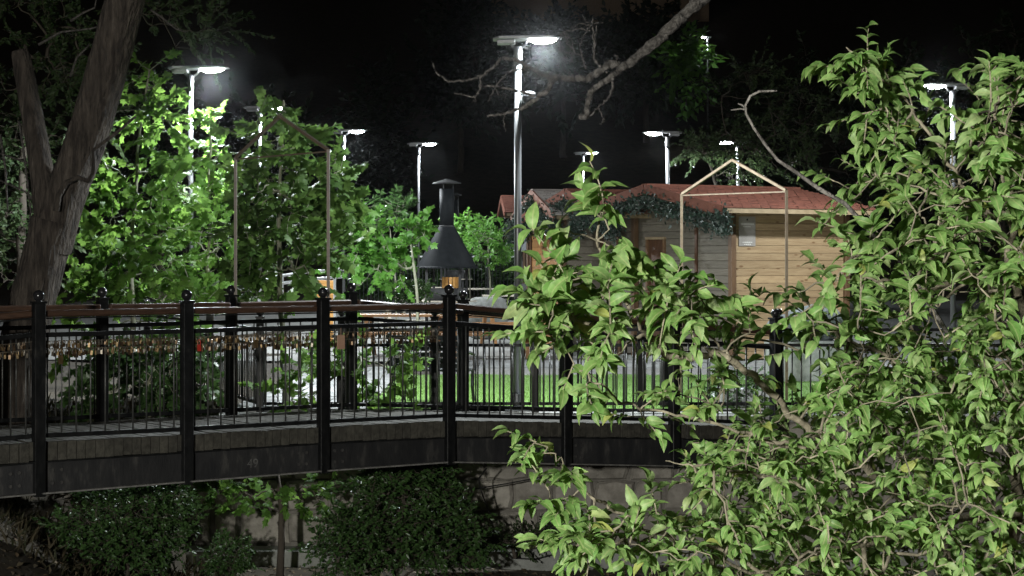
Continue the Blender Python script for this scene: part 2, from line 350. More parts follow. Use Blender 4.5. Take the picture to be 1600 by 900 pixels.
# ------------------------------------------------------------------ ground
def sst(a, b, x):
    t = min(1, max(0, (x-a)/(b-a))); return t*t*(3-2*t)
def height(x, y):
    park = max(0, y-48)*.02+max(0, y-74)*.262
    a = sst(-3.3, -6.5, x)*sst(16.5, 20, y); rav = -1.72*(1-a)-.35*a
    if y < 14: rav = rav*(1-sst(9.5, 5.5, y))+(-.05)*sst(9.5, 5.5, y)
    m = sst(21.5, 25.5, y) if x < -3.75 else (1.0 if y > 24.2 else 0.0)
    h = rav*(1-m)+park*m
    w = .05*math.sin(x*2.1+y*.7)*math.sin(y*1.7-x*.4)
    if (y < 24.2 or x < -3.75) and y < 60: h += w
    return h-(.03 if y > 24.2 and x > -3.75 and y < 60 else 0)
xs = sorted(set([-150,-110,-80,-60,-45,-35,-28,-22,-17,-14,-12]+[-10+i*.4 for i in range(60)]+[-3.8,-3.7]+[14.5,16,18,21,25,30,38,50,70,100,150]))
ys = sorted(set([-30,-20,-10,-5,0,3]+[5+i*.5 for i in range(38)]+[24.1,24.3]+[24.6+i*.8 for i in range(30)]+[50,54,58,62,66,70,74,80,90,105,125,150,180]))
V = [(x, y, height(x, y)) for y in ys for x in xs]; nx = len(xs)
Fq = [(j*nx+i, j*nx+i+1, (j+1)*nx+i+1, (j+1)*nx+i) for j in range(len(ys)-1) for i in range(nx-1)]
structure('ground', MB().add(V, Fq).mesh('ground', M_SOIL, True))
# park paving: a mortar bed with slabs, gravel beyond, lawn
bed = MB().box((-2.52, 29.2, -.045), (1.62, 9.5, .09)); bed.box((3.4, 35.1, -.045), (9.1, 2.3, .09)); bed.box((6, 24.5, -.05), (14.3, .28, .09))
paving = structure('paving', bed.mesh('paving', M_GRAVEL))
slab = MB().box((0,0,0), (1,1,1)).mesh('paving_slab', M_PAVE, bevel=.012)
for i in range(3):
    for j in range(18):
        part(paving, 'paving_slab', slab, TS((-3.06+i*.535, 24.72+j*.53, .018+random.uniform(-.004,.004)), .52, .515, .05))
for i in range(15):
    for j in range(4):
        part(paving, 'paving_slab', slab, TS((-.85+i*.6, 34.25+j*.57, .018+random.uniform(-.004,.004)), .585, .555, .05))
structure('gravel_yard', MB().add([(x, y, height(x, y)+.045) for y in (36.35, 42, 48, 54, 60, 68) for x in (-14,-9,-3,3,9,20)],
          [(j*6+i, j*6+i+1, j*6+i+7, j*6+i+6) for j in range(5) for i in range(5)]).mesh('gravel_yard', mat('pale_gravel', (.25,.25,.24), (.38,.38,.365), rough=.9, scale=30, bump=.5, bscale=60)))
structure('gravel_strip', MB().box((3.4, 32.9, -.03), (9.1, 1.9, .1)).mesh('gravel_strip', M_GRAVEL))
lv = []; lf = []
gx = np.linspace(-1.72, 8, 40); gy = np.linspace(24.68, 31.9, 36)
for y in gy:
    for x in gx: lv.append((x, y, .03+.012*math.sin(3*x+y)*math.sin(2.3*y)))
lf = [(j*40+i, j*40+i+1, (j+1)*40+i+1, (j+1)*40+i) for j in range(35) for i in range(39)]
lawn = structure('lawn', MB().add(lv, lf).mesh('lawn', M_LAWN, True))
n = 26000
gp = np.stack([rng.uniform(-1.72, 6.5, n), 24.7+7.2*rng.uniform(0, 1, n)**1.4, np.full(n, .025)], 1)
gt = np.array((0,0,1.))+rng.normal(size=(n,3))*.35
o = single('grass', leaves_mesh('grass', NEED, gp, frames(gt, rng.normal(size=(n,3))), rng.uniform(.02,.04,n), leafmat('grass_blade', [(.13,.25,.05), (.18,.32,.065), (.11,.22,.04)], trans=.3)),
           'short green turf of the lawn behind the black fence', 'grass', kind='stuff')

# ------------------------------------------------------------------ retaining wall under the park edge
wall = thing('retaining_wall', 'rough stone retaining wall under the park edge below the footbridge', 'wall', (0, 24, -1.72))
part(wall, 'mortar_bed', MB().box((3.2, 24.17, -.87), (14, .22, 1.66)).mesh('mortar_bed', M_MORTAR))
part(wall, 'footing', MB().box((3.2, 23.86, -1.66), (14, .34, .3)).mesh('footing', M_CONC, bevel=.02))
part(wall, 'coping', MB().box((3.2, 24.13, -.035), (14, .34, .09)).mesh('coping', M_CONC, bevel=.015))
z = -1.5
while z < -.12:
    hgt = random.uniform(.28, .44)
    if z+hgt > -.22: hgt = -.085-z
    x = -3.78
    while x < 10.1:
        w = random.uniform(.3, .66); g = .016
        pts = []
        for (cx_, cz_) in ((0,0), (.5,-.02), (1,0), (1.02,.5), (1,1), (.5,1.02), (0,1), (-.02,.5)):
            pts.append((x+g+cx_*(w-2*g)+random.uniform(-.025,.025), z+g+cz_*(hgt-2*g)+random.uniform(-.02,.02)))
        dp = random.uniform(.0, .035); mx = sum(p[0] for p in pts)/8; mz = sum(p[1] for p in pts)/8
        b = MB(); vs_ = []
        for k, (yy, sc_) in enumerate(((24.1, 1), (24.04-dp*.4, .985), (24.015-dp, .86))):
            vs_ += [(mx+(p[0]-mx)*sc_, yy+random.uniform(-.006,.006), mz+(p[1]-mz)*sc_) for p in pts]
        b.add(vs_+[(mx, 24.005-dp, mz)], [(k*8+i, k*8+(i+1) % 8, (k+1)*8+(i+1) % 8, (k+1)*8+i) for k in range(2) for i in range(8)]+[(16+i, 16+(i+1) % 8, 24) for i in range(8)])
        part(wall, 'stone', b.mesh('stone', M_STONE)); x += w
    z += hgt

# ------------------------------------------------------------------ footbridge
D0, C = 18.57, .043
def dep(k): return D0*(1+C*k)
NX = {-1: -985}
def nearx(k): return (-743+209*k)*D0/F           # lateral position of near post k
PERP = Vector((-1.05, 1.563, 0))
# measured rows per near post: ball centre, handrail top, second rail, deck top, girder top, girder bottom
ROW = {-1: (478,505,542,712,746,800), 0: (462,484,520,690,722,777), 1: (461,480,514,679,707,758), 2: (457,476.5,507.5,667,693,741), 3: (452.5,472,501.5,657,684,727),
       4: (465,488,514,660,684,730), 5: (477,502,528,663,686,733), 6: (489,514,540,668,690,736)}
def hz(k, i): return EYE-(ROW[k][i]-HOR)*dep(k)/F
KS = list(range(-1, 7))
bridge = thing('footbridge', 'black steel footbridge with wooden handrails, ball topped posts and padlocks along the railing', 'footbridge', (nearx(3), dep(3), 0))
def bp(k, s, z=0):
    """point on the bridge: k along in posts, s 0 near rail 1 far rail"""
    return Vector((nearx(k), dep(k), z))+PERP*s
du = Vector((1.194, C*D0, 0)).normalized(); ANG = math.atan2(du.y, du.x); nrm = Vector((du.y, -du.x, 0))
postm = MB().box((0,0,0), (1,1,1)).mesh('post', M_BLACK)
ballm = MB().lathe([(.052*math.sin(a), .052-.052*math.cos(a)) for a in [R(8+164*i/9) for i in range(10)]], 16).mesh('ball_finial', mat('gloss_black', (.012,.012,.013), (.018,.018,.02), rough=.18, scale=20, coat=.3), True)
capm = MB().box((0,0,0), (.118,.118,.02)).lathe([(.03,.01),(.022,.028)], 10).mesh('post_cap', M_BLACK)
rodm = MB().tube([(0,0,0), (0,0,1)], .0085, 6).mesh('baluster', M_ROD, True)
footm = MB().box((0,0,0), (.03,.03,.012)).mesh('baluster_foot', M_PALERAIL)
for s in (0, 1):
    for k in KS:
        off = nrm*(.055 if s == 0 else -.055)
        p = bp(k, s)+off; zt = hz(k,0)-.07; zb = hz(k,5)+(.012 if s == 0 else .1)
        po = part(bridge, 'post', MB().box((0,0,0), (.1,.1,zt-zb)).mesh('post', M_BLACK, bevel=.006), T((p.x,p.y,(zt+zb)/2)) @ Matrix.Rotation(ANG,4,'Z'))
        part(po, 'post_cap', capm, T((p.x,p.y,zt+.01)) @ Matrix.Rotation(ANG,4,'Z'))
        part(po, 'ball_finial', ballm, T((p.x,p.y,hz(k,0)-.052)))
    for k in KS[:-1]:
        a0 = bp(k,s); b0 = bp(k+1,s); e = (b0-a0).normalized()*.05
        A = lambda i, dz=0: Vector((a0.x+e.x, a0.y+e.y, hz(k,i)+dz)); B = lambda i, dz=0: Vector((b0.x-e.x, b0.y-e.y, hz(k+1,i)+dz))
        part(bridge, 'handrail', MB().bar(A(1,-.035), B(1,-.035), .085, .06).mesh('handrail', M_RAILWOOD, bevel=.012))
        part(bridge, 'handrail_bracket', MB().bar(A(1,-.077), B(1,-.077), .05, .012).mesh('handrail_bracket', M_BLACK))
        part(bridge, 'upper_rail', MB().bar(A(2,-.02), B(2,-.02), .045, .042).mesh('upper_rail', M_BLACK, bevel=.004))
        part(bridge, 'base_rail', MB().bar(A(3,.052), B(3,.052), .045, .04).mesh('base_rail', M_BLACK, bevel=.004))
        nb = 10
        for j in range(nb):
            t = (j+.75)/(nb+.5); q = a0.lerp(b0, t); zb = hz(k,3)*(1-t)+hz(k+1,3)*t+.03; zt = hz(k,2)*(1-t)+hz(k+1,2)*t-.03
            ro = part(bridge, 'baluster', rodm, TS((q.x+random.uniform(-.004,.004), q.y, zb), 1, 1, zt-zb))
        # girder: web, flanges, stiffener, bolts
        g = nrm*(.03 if s == 0 else -.03); zt0, zt1, zb0, zb1 = hz(k,4), hz(k+1,4), hz(k,5)+.04, hz(k+1,5)+.04
        a1 = a0+g+e*.0; b1 = b0+g
        web = MB(); hw = nrm*.012
        web.add([Vector((p.x,p.y,zz))+hw*sg for p, zz in ((a1,zb0+.008),(b1,zb1+.008),(b1,zt1-.001),(a1,zt0-.001)) for sg in (1,-1)],
                [(0,2,4,6),(7,5,3,1),(0,1,3,2),(2,3,5,4),(4,5,7,6),(6,7,1,0)])
        gi = part(bridge, 'girder', web.mesh('girder', M_GIRDER))
        part(gi, 'flange', MB().bar(Vector((a1.x,a1.y,zb0)), Vector((b1.x,b1.y,zb1)), .15, .014).mesh('flange', M_FLANGE))
        part(gi, 'upper_flange', MB().bar(Vector((a1.x,a1.y,zt0+.006)), Vector((b1.x,b1.y,zt1+.006)), .11, .012).mesh('upper_flange', M_BLACK))
        if s == 0:
            for t0 in ((.82,.875) if k % 2 else (.09,.15)):
                for fz in (.3,.72):
                    c = a1.lerp(b1, t0); zz = (zb0+(zt0-zb0)*fz)*(1-t0)+(zb1+(zt1-zb1)*fz)*t0
                    part(gi, 'bolt', MB().tube([Vector((c.x,c.y,zz))+nrm*.012, Vector((c.x,c.y,zz))+nrm*.03], .016, 6).mesh('bolt', mat('bolt_steel', (.03,.03,.03), (.06,.058,.055), rough=.6, scale=30)))
# deck planks run across the bridge, their ends show as a strip above the girder
NP = 16
for k in KS[:-1]:
    for j in range(NP):
        t = (j+.5)/NP; c0 = bp(k+t, 0); c1 = bp(k+t, 1)
        zt = hz(k,3)*(1-t)+hz(k+1,3)*t; zl = hz(k,4)*(1-t)+hz(k+1,4)*t+.014
        wd = 1.436/NP-.004-random.uniform(0,.003); o0 = nrm*(.05+random.uniform(-.008,.012))
        a = c0+o0; b = c1-nrm*.05; zc = (zt+zl)/2+random.uniform(-.004,.004)
        part(bridge, 'plank', MB().bar(Vector((a.x,a.y,zc)), Vector((b.x,b.y,zc)), wd, zt-zl).mesh('plank', M_PLANK, bevel=.0025))
# wires carrying the padlocks
for k in range(-1, 3):
    for r_, dz in enumerate((-.075, -.145)):
        a = bp(k,0)+nrm*.02; b = bp(k+1,0)+nrm*.02
        part(bridge, 'lock_wire', MB().tube([(a.x,a.y,hz(k,2)+dz), ((a.x+b.x)/2,(a.y+b.y)/2,(hz(k,2)+hz(k+1,2))/2+dz-.006), (b.x,b.y,hz(k+1,2)+dz)], .0035, 5).mesh('lock_wire', M_STEEL))
# chalk mark on the girder
fc = bpy.data.curves.new('chalk_mark', 'FONT'); fc.body = '49'; fc.size = .12; fc.extrude = .001; fc.materials.append(M_CHALK)
cq = P(381, 727, 19.72); tq = .435
q = bp(1+tq, 0)+nrm*.046; zz = (hz(1,4)+hz(1,5))/2*(1-tq)+(hz(2,4)+hz(2,5))/2*tq-.03
tmpo = bpy.data.objects.new('tmp', fc); fme = bpy.data.meshes.new_from_object(tmpo); bpy.data.objects.remove(tmpo)
part(bridge, 'chalk_mark', fme, T((q.x,q.y,zz)) @ Matrix.Rotation(ANG,4,'Z') @ Matrix.Rotation(R(90),4,'X'))
# padlocks
def padlock(m):
    b = MB().box((0,0,-.053), (.021,.013,.034)); b.box((0,0,-.035), (.018,.011,.005)).box((0,0,-.071), (.018,.010,.004))
    b.tube([(-.0095,0,-.036), (-.0095,0,-.012), (-.006,0,-.003), (0,0,.0), (.006,0,-.003), (.0095,0,-.012), (.0095,0,-.036)], .0026, 5)
    return b
lockmeshes = [padlock(m).mesh('padlock', m) for m in (M_BRASS, M_BRASS, M_STEEL, M_COPPER, M_STEEL, M_BRASS)]
redm = padlock(M_RED).mesh('padlock', M_RED)
nl = 0
for k in range(-1, 3):
    for r_, dz in enumerate((-.075, -.145)):
        n_ = {-1: 42, 0: 46, 1: 46, 2: 22}[k]
        if k == 2 and r_ == 1: n_ = 16
        if k == 1 and r_ == 1: n_ = 36
        for j in range(n_):
            if nl >= 296: break
            t = (j+.5+random.uniform(-.3,.3))/n_
            if t < .06 or t > .94: continue
            if k == -1 and nearx(k+t)/dep(k+t)*F < -812: continue
            q = bp(k+t,0)+nrm*(.02+random.uniform(-.006,.01)); zz = hz(k,2)*(1-t)+hz(k+1,2)*t+dz+.002
            sc_ = random.uniform(.62, 1.0); M = T((q.x,q.y,zz)) @ Matrix.Rotation(ANG+random.uniform(-.9,.9),4,'Z') @ Matrix.Rotation(random.uniform(-.2,.2),4,'Y') @ Matrix.Scale(sc_,4)
            ci = random.randrange(6)
            lab = '%s padlock, %s row, on the railing %s' % (('brass','brass','silver','bronze','silver','brass')[ci], ('upper','lower')[r_], {-1: 'left of the leftmost bridge post', 0: 'between first and second near posts', 1: 'between second and third near posts', 2: 'between third and fourth near posts'}[k])
            single('padlock', lockmeshes[ci], lab, 'padlock', M, 'love padlocks on the railing wires'); nl += 1
xb = MB(); l0 = padlock(None)
for j in range(260):
    k = random.choice((-1, 0, 0, 0, 1, 1, 1, 2)); t = random.uniform(.06, .94); dz = random.choice((-.075, -.145))+random.uniform(-.012, .004)
    q = bp(k+t, 0)+nrm*(-.004+random.uniform(-.01,.008)); zz = hz(k,2)*(1-t)+hz(k+1,2)*t+dz; c_, s_ = math.cos(ANG+random.uniform(-1,1)), math.sin(ANG)
    sc_ = random.uniform(.6, 1.1); xb.add([(q.x+(v[0]*c_-v[1]*s_)*sc_, q.y+(v[0]*s_+v[1]*c_)*sc_, zz+v[2]*sc_) for v in l0.v], l0.f)
single('padlock_mass', xb.mesh('padlock_mass', M_COPPER), 'crowded dull padlocks packed behind the front ones along the railing wires', 'padlocks', kind='stuff')
def lock_at(k, t, dz, sc_, me, lab):
    q = bp(k+t,0)+nrm*.045; zz = hz(k,2)*(1-t)+hz(k+1,2)*t+dz
    single('padlock', me, lab, 'padlock', T((q.x,q.y,zz)) @ Matrix.Rotation(ANG+.1,4,'Z') @ Matrix.Scale(sc_,4), 'love padlocks on the railing wires')
lock_at(0, .145, -.145, 1.9, lockmeshes[0], 'largest brass padlock, hanging lowest near the leftmost full bridge post')
lock_at(1, .09, -.1, 1.5, redm, 'red padlock hanging just right of the second bridge post')
lock_at(1, .5, -.06, 1.9, lockmeshes[0], 'bright brass padlock halfway between second and third bridge posts')
q = bp(2.14,0)+nrm*.045
single('wooden_tag', MB().box((0,0,-.09), (.085,.012,.14)).tube([(0,0,-.02),(0,0,.05)], .003, 4).mesh('wooden_tag', M_TAG, bevel=.003), 'pale wooden tag hanging on the railing right of the third bridge post', 'tag', T((q.x,q.y,hz(2,2)-.08)) @ Matrix.Rotation(ANG,4,'Z'))

# house shaped portal frames
def portal(label, a, b, z0a, z0b, ze, za, w=.034, mp_=M_PORTAL, group='house shaped portal frames'):
    r_ = thing('portal_frame', label, 'portal frame', (a.x, a.y, z0a), group)
    A = Vector((a.x,a.y,ze)); B = Vector((b.x,b.y,ze)); mid = (A+B)/2; mid.z = za
    part(r_, 'post', MB().bar((a.x,a.y,z0a), A, w).mesh('post', mp_)); part(r_, 'post', MB().bar((b.x,b.y,z0b), B, w).mesh('post', mp_))
    d = (B-A).normalized()
    part(r_, 'rafter', MB().bar(A+d*.01, mid, w*.95).mesh('rafter', mp_)); part(r_, 'rafter', MB().bar(B-d*.01, mid, w*.95).mesh('rafter', mp_))
    part(r_, 'tie_bar', MB().bar(A+d*w*.5+Vector((0,0,-.02)), B-d*w*.5+Vector((0,0,-.02)), w*.5).mesh('tie_bar', mp_))
a = bp(2,0)+nrm*.02+du*.075; b = bp(2,1)-nrm*.02+du*.03
portal('thin house shaped portal frame spanning the footbridge in front of the leafy maple', a, b, hz(2,3)+.01, hz(2,3)+.01, EYE+1.065, EYE+1.44, w=.029, mp_=mat('portal_tube_dark', (.10,.075,.05), (.16,.12,.085), rough=.5, scale=12))
portal('thin house shaped portal frame standing in front of the red roofed cabin', P(1229,0,25.9), P(1065,0,27.4), .04, .04, EYE+.86, EYE+1.27)

# ------------------------------------------------------------------ park fence
fence = thing('park_fence', 'low black park fence with ball topped posts along the lawn edge', 'fence', (0, 24.2, 0))
fposts = [(-5.3,30.2), (-3.95,27.2), (-2.93,24.2)]+[(x, 24.2) for x in (-1.98,-.9,.27,1.5,3.1,4.7,6.3,7.9)]
fpm = MB().box((0,0,.56), (.085,.085,1.1)).mesh('post', M_BLACK, bevel=.005)
for (x, y) in fposts:
    po = part(fence, 'post', fpm, T((x,y,.01))); part(po, 'post_cap', capm, TS((x,y,1.125), .85,.85,1)); part(po, 'ball_finial', ballm, TS((x,y,1.135), .9,.9,.9))
for (x0, y0), (x1, y1) in zip(fposts[:-1], fposts[1:]):
    a = Vector((x0,y0,0)); b = Vector((x1,y1,0)); e = (b-a).normalized()
    for zz, nm in ((.98,'top_rail'), (.80,'middle_rail'), (.12,'base_rail')):
        part(fence, nm, MB().bar(a+e*.045+Vector((0,0,zz)), b-e*.045+Vector((0,0,zz)), .04, .035).mesh(nm, M_BLACK))
    n_ = max(3, int((b-a).length/.105))
    for j in range(n_):
        p = a.lerp(b, (j+.5)/n_); part(fence, 'baluster', rodm, TS((p.x,p.y,.13), 1.05,1.05,.66))

# ------------------------------------------------------------------ street lamps
def street_lamp(label, base, hgt=4.4, face=1, power=900, length=.82, yaw=0, polr=.05, tilt=.02, tint=(.90,.97,1.0), soft=.09):
    """head points along +x when face = 1; LED at that end, solar panel on top"""
    L = thing('street_lamp', label, 'street lamp', base, 'solar street lamps')
    Mz = T(base) @ Matrix.Rotation(yaw if face > 0 else math.pi+yaw, 4, 'Z')
    part(L, 'base_plate', MB().box((0,0,.01), (.3,.3,.02)).tube([(0,0,.02),(0,0,.2)], polr*1.45, 12).mesh('base_plate', M_GALV), Mz)
    part(L, 'pole', MB().tube([(0,0,.02), (0,0,hgt*.5), (0,0,hgt-.28)], [polr, polr*.96, polr*.92], 14).mesh('pole', M_GALV, True), Mz)
    part(L, 'sleeve', MB().tube([(0,0,hgt-.3), (0,0,hgt-.08)], polr*1.12, 14).mesh('sleeve', M_GALV, True), Mz)
    part(L, 'bracket', MB().tube([(-.09,0,hgt), (-.08,0,hgt-.06), (-.04,0,hgt-.1), (.04,0,hgt-.1), (.09,0,hgt-.06), (.12,0,hgt+.0)], .016, 8).mesh('bracket', M_GALV, True), Mz)
    l0, l1 = -.36*length, .64*length; Mt = Mz @ T((0,0,hgt)) @ Matrix.Rotation(-tilt, 4, 'Y')
    b = MB()
    for x0, x1, w0, w1, h0, h1 in ((l0, l0+.09*length, .14, .2, .012, .028), (l0+.09*length, l1-.14*length, .2, .2, .028, .024), (l1-.14*length, l1, .2, .1, .024, .008)):
        b.add([(x0,-w0,.0),(x0,w0,.0),(x0,w0,h0),(x0,-w0,h0),(x1,-w1,0),(x1,w1,0),(x1,w1,h1),(x1,-w1,h1)], [(0,1,2,3),(7,6,5,4),(0,4,5,1),(1,5,6,2),(2,6,7,3),(3,7,4,0)])
    h = part(L, 'head', b.mesh('head', M_HEAD), Mt)
    part(h, 'battery_box', MB().box((-.17*length,0,-.028), (.26*length,.2,.05)).mesh('battery_box', M_HEAD, bevel=.006), Mt)
    part(h, 'solar_panel', MB().box((.1*length,0,.034), (.62*length,.34,.008)).mesh('solar_panel', M_SOLAR), Mt)
    cx = l1-.28*length; ll = .21*length
    d = MB(); sg = 14; rows = [(1,0), (.92,-.022), (.65,-.044), (.25,-.055)]
    for f_, zz in rows: d.v += [(cx+ll*f_*math.cos(2*math.pi*k/sg), .13*f_*math.sin(2*math.pi*k/sg), zz) for k in range(sg)]
    for i in range(3): d.f += [(i*sg+k, (i+1)*sg+k, (i+1)*sg+(k+1) % sg, i*sg+(k+1) % sg) for k in range(sg)]
    d.f.append(tuple(3*sg+k for k in range(sg)))
    part(h, 'led_lens', d.mesh('led_lens', M_LED, True), Mt)
    ld = bpy.data.lights.new('lamp_light', 'SPOT'); ld.energy = power; ld.spot_size = R(174); ld.spot_blend = .25; ld.shadow_soft_size = soft; ld.color = tint
    lo = bpy.data.objects.new('lamp_light', ld); p = Mt @ Vector((cx,0,-.13)); COL.objects.link(lo)
    lo.parent = L; lo.matrix_parent_inverse = WM[L.name].inverted(); lo.matrix_basis = T(p) @ Mt.to_3x3().to_4x4()
    return L
def lampat(label, px, py, d, face, power=900, base_z=None, **kw):
    p = P(px, py, d); z0 = base_z if base_z is not None else max(0, height(p.x, p.y))
    street_lamp(label, (p.x, p.y, z0), p.z-z0, face, power, **kw)
lampat('tallest street lamp in the middle, its silvery pole rising from the lawn', 809, 62, 24.75, 1, 2100, polr=.045)
lampat('street lamp at left rising behind the brightest maple leaves', 298, 108, 28.6, 1, 1750, polr=.036)
lampat('street lamp half hidden behind the dark leafy maple crown', 406, 169, 39.7, 1, 1400, polr=.035)
lampat('street lamp just right of the dark leafy maple crown', 537, 205, 46.6, 1, 1200, polr=.035)
lampat('slim street lamp left of the conical barbecue hood', 654, 225, 55.4, 1, 800, polr=.035)
lampat('smallest street lamp, standing behind the grey shingled cabin roof', 911, 239, 66, 1, 800, polr=.035)
lampat('street lamp facing left above the red cabin roof', 1043, 208, 43, -1, 380, polr=.045)
lampat('street lamp behind fine leaves, its post showing inside the right portal gable', 1153, 222, 46, -1, 380, polr=.042)
lampat('street lamp at right showing through the near tree branches', 1489, 134, 33, -1, 900, polr=.045)
lampat('far small lamp glowing alone on the dark hillside', 1106, 58, 95, -1, 45, length=.5, polr=.05)
street_lamp('street lamp on the near bank, behind and left of the viewpoint', (-4.6, -5.2, -.05), 2.7, 1, 12800, yaw=R(62), tilt=.75, tint=(1.0,.98,.9), soft=.3)
# dome shaped camera housing on the middle lamp pole
p = P(809, 155, 24.75)
dc = thing('dome_camera', 'clear dome camera housing fixed to the tall middle lamp pole', 'camera', p)
part(dc, 'arm', MB().tube([(p.x+.04,p.y-.02,p.z+.06), (p.x+.11,p.y-.05,p.z+.075)], .014, 8).mesh('arm', M_GALV))
part(dc, 'housing', MB().lathe([(.02,.09),(.07,.075),(.085,.05)], 16, (p.x+.13,p.y-.06,p.z)).mesh('housing', M_GALV, True))
part(dc, 'dome', MB().lathe([(.083,.048),(.082,-.01),(.066,-.055),(.03,-.08),(.005,-.085)], 16, (p.x+.13,p.y-.06,p.z)).mesh('dome', mat('smoked_dome', (.03,.032,.035), (.05,.052,.055), rough=.08), True))

# ------------------------------------------------------------------ cabins
def cabin(label, corner, a_deg, Wd, Ln, eave, ridge, red=True, door=None, ov=.62, side=.36, garland=None, front=M_GREYWOOD, sidem=M_PINE, battens=()):
    a = R(a_deg); u = Vector((math.cos(a), math.sin(a), 0)); v = Vector((-math.sin(a), math.cos(a), 0))
    z0 = max(0, height(corner[0], corner[1]))+.05; Mc = Matrix([[u.x,v.x,0,corner[0]], [u.y,v.y,0,corner[1]], [0,0,1,z0], [0,0,0,1]])
    c = thing('wooden_cabin', label, 'cabin', (corner[0], corner[1], z0), 'wooden market cabins')
    eave -= z0; ridge -= z0; hw = Wd/2
    sh = MB().prism([(.03,0), (Wd-.03,0), (Wd-.03,eave), (hw,ridge-.14), (.03,eave)], lambda p, k: (.03+k*(Ln-.06), p[0], p[1]))
    part(c, 'wall_core', sh.mesh('wall_core', M_CORE), Mc)
    part(c, 'plinth', MB().box((Ln/2,hw,-.02), (Ln+.06,Wd+.06,.1)).mesh('plinth', M_CONC), Mc)
    slope = (ridge-eave)/hw
    bh = .128; n_ = int((eave-.06)/bh)
    lm = MB().box((Ln/2,0,0), (Ln-.12,.03,bh-.004)).mesh('board', sidem, bevel=.004)
    for j in range(n_+1):
        zc = .06+bh*(j+.5)
        if zc+.06 < eave+.02: part(c, 'board', lm, Mc @ T((random.uniform(-.004,.004), .012+random.uniform(-.004,.003), zc)))
    for j in range(int((ridge-.06)/bh)):
        zc = .06+bh*(j+.5); t0, t1 = .06, Wd-.06
        if zc+.06 > eave: q = (zc+.06-eave)/slope; t0 = max(t0, q); t1 = min(t1, Wd-q)
        segs = [(t0,t1)] if not door or zc > door[2] else [(t0,door[0]), (door[1],t1)]
        for s0, s1 in segs:
            if s1-s0 > .08:
                part(c, 'board', MB().box((0,0,0), (.03,s1-s0-.01,bh-.004)).mesh('board', front, bevel=.004), Mc @ T((.012+random.uniform(-.004,.003), (s0+s1)/2, zc)))
    for (s_, t_) in ((0,0), (Ln,0), (0,Wd)):
        part(c, 'corner_post', MB().box((s_,t_,eave/2), (.1,.1,eave-.02)).mesh('corner_post', M_TRIM, bevel=.006), Mc)
    for bt in battens:
        part(c, 'batten', MB().box((-.022,bt,eave/2), (.03,.06,eave-.1)).mesh('batten', M_DOOR), Mc)
    if door:
        do = part(c, 'door', MB().box((.02,(door[0]+door[1])/2,door[2]/2+.04), (.03,door[1]-door[0]-.02,door[2]-.05)).mesh('door', M_DOOR), Mc)
        fr = MB()
        for t_ in (door[0], door[1]): fr.box((-.008,t_,door[2]/2), (.06,.055,door[2]))
        part(do, 'door_frame', fr.mesh('door_frame', M_TRIM), Mc); part(do, 'lintel', MB().box((-.012,(door[0]+door[1])/2,door[2]+.02), (.07,door[1]-door[0]+.06,.045)).mesh('lintel', M_EAVE), Mc)
        part(do, 'handle', MB().box((-.01,door[0]+.1,1.02), (.03,.03,.12)).mesh('handle', M_GALV), Mc)
    # roof: two slabs, shingle courses, fascia, eave boards
    te = -side; ze = eave+slope*te+.05
    roof = part(c, 'roof', MB().prism([(te,ze), (hw,ridge), (Wd+side,ze), (Wd+side,ze-.05), (hw,ridge-.05), (te,ze-.05)], lambda p, k: (-ov+k*(Ln+ov+.25), p[0], p[1])).mesh('roof', M_CORE), Mc)
    msh = M_SHRED if red else M_SHGREY
    for sg in (0, 1):
        b = MB(); nr = 15; d0 = Vector((te,ze)); d1 = Vector((hw,ridge)); Ls = (d1-d0).length; dn = (d1-d0)/Ls; nn = Vector((-dn.y, dn.x))
        for r_ in range(nr):
            l0 = Ls*r_/nr-.02; l1 = Ls*(r_+1)/nr+.0; x = -ov-.02-(.1 if r_ % 2 else 0)
            while x < Ln+.27:
                x0 = max(-ov-.02, x); x1 = min(Ln+.27, x+.2)
                if x1-x0 > .03:
                    lift = .028+random.uniform(0,.008); jl = random.uniform(-.008,.008)
                    q0 = d0+dn*(l0+jl)+nn*lift; q1 = d0+dn*l1+nn*.012; q2 = d0+dn*(l0+jl)+nn*.004
                    fy = (lambda t: t) if sg == 0 else (lambda t: Wd-t)
                    b.add([(x0+.004,fy(q0.x),q0.y), (x1-.004,fy(q0.x),q0.y), (x1-.004,fy(q1.x),q1.y), (x0+.004,fy(q1.x),q1.y), (x0+.004,fy(q2.x),q2.y), (x1-.004,fy(q2.x),q2.y)], [(0,1,2,3), (4,5,1,0)])
                x += .2
        part(roof, 'shingles', b.mesh('shingles', msh), Mc, kind='stuff')
    part(roof, 'ridge_cap', MB().bar((-ov-.03,hw,ridge+.02), (Ln+.28,hw,ridge+.02), .16, .035).mesh('ridge_cap', msh), Mc)
    for sg in (0, 1):
        t_ = te if sg == 0 else Wd+side
        part(roof, 'fascia', MB().bar((-ov-.03,t_,ze-.055), (-ov-.03,hw+(.0),ridge-.055), .03, .17).mesh('fascia', M_SHRED if red else M_FASCIA), Mc)
        part(roof, 'eave_board', MB().box(((Ln+.25-ov)/2,t_-(.012 if sg == 0 else -.012),ze-.05), (Ln+ov+.2,.022,.075)).mesh('eave_board', M_EAVE), Mc)
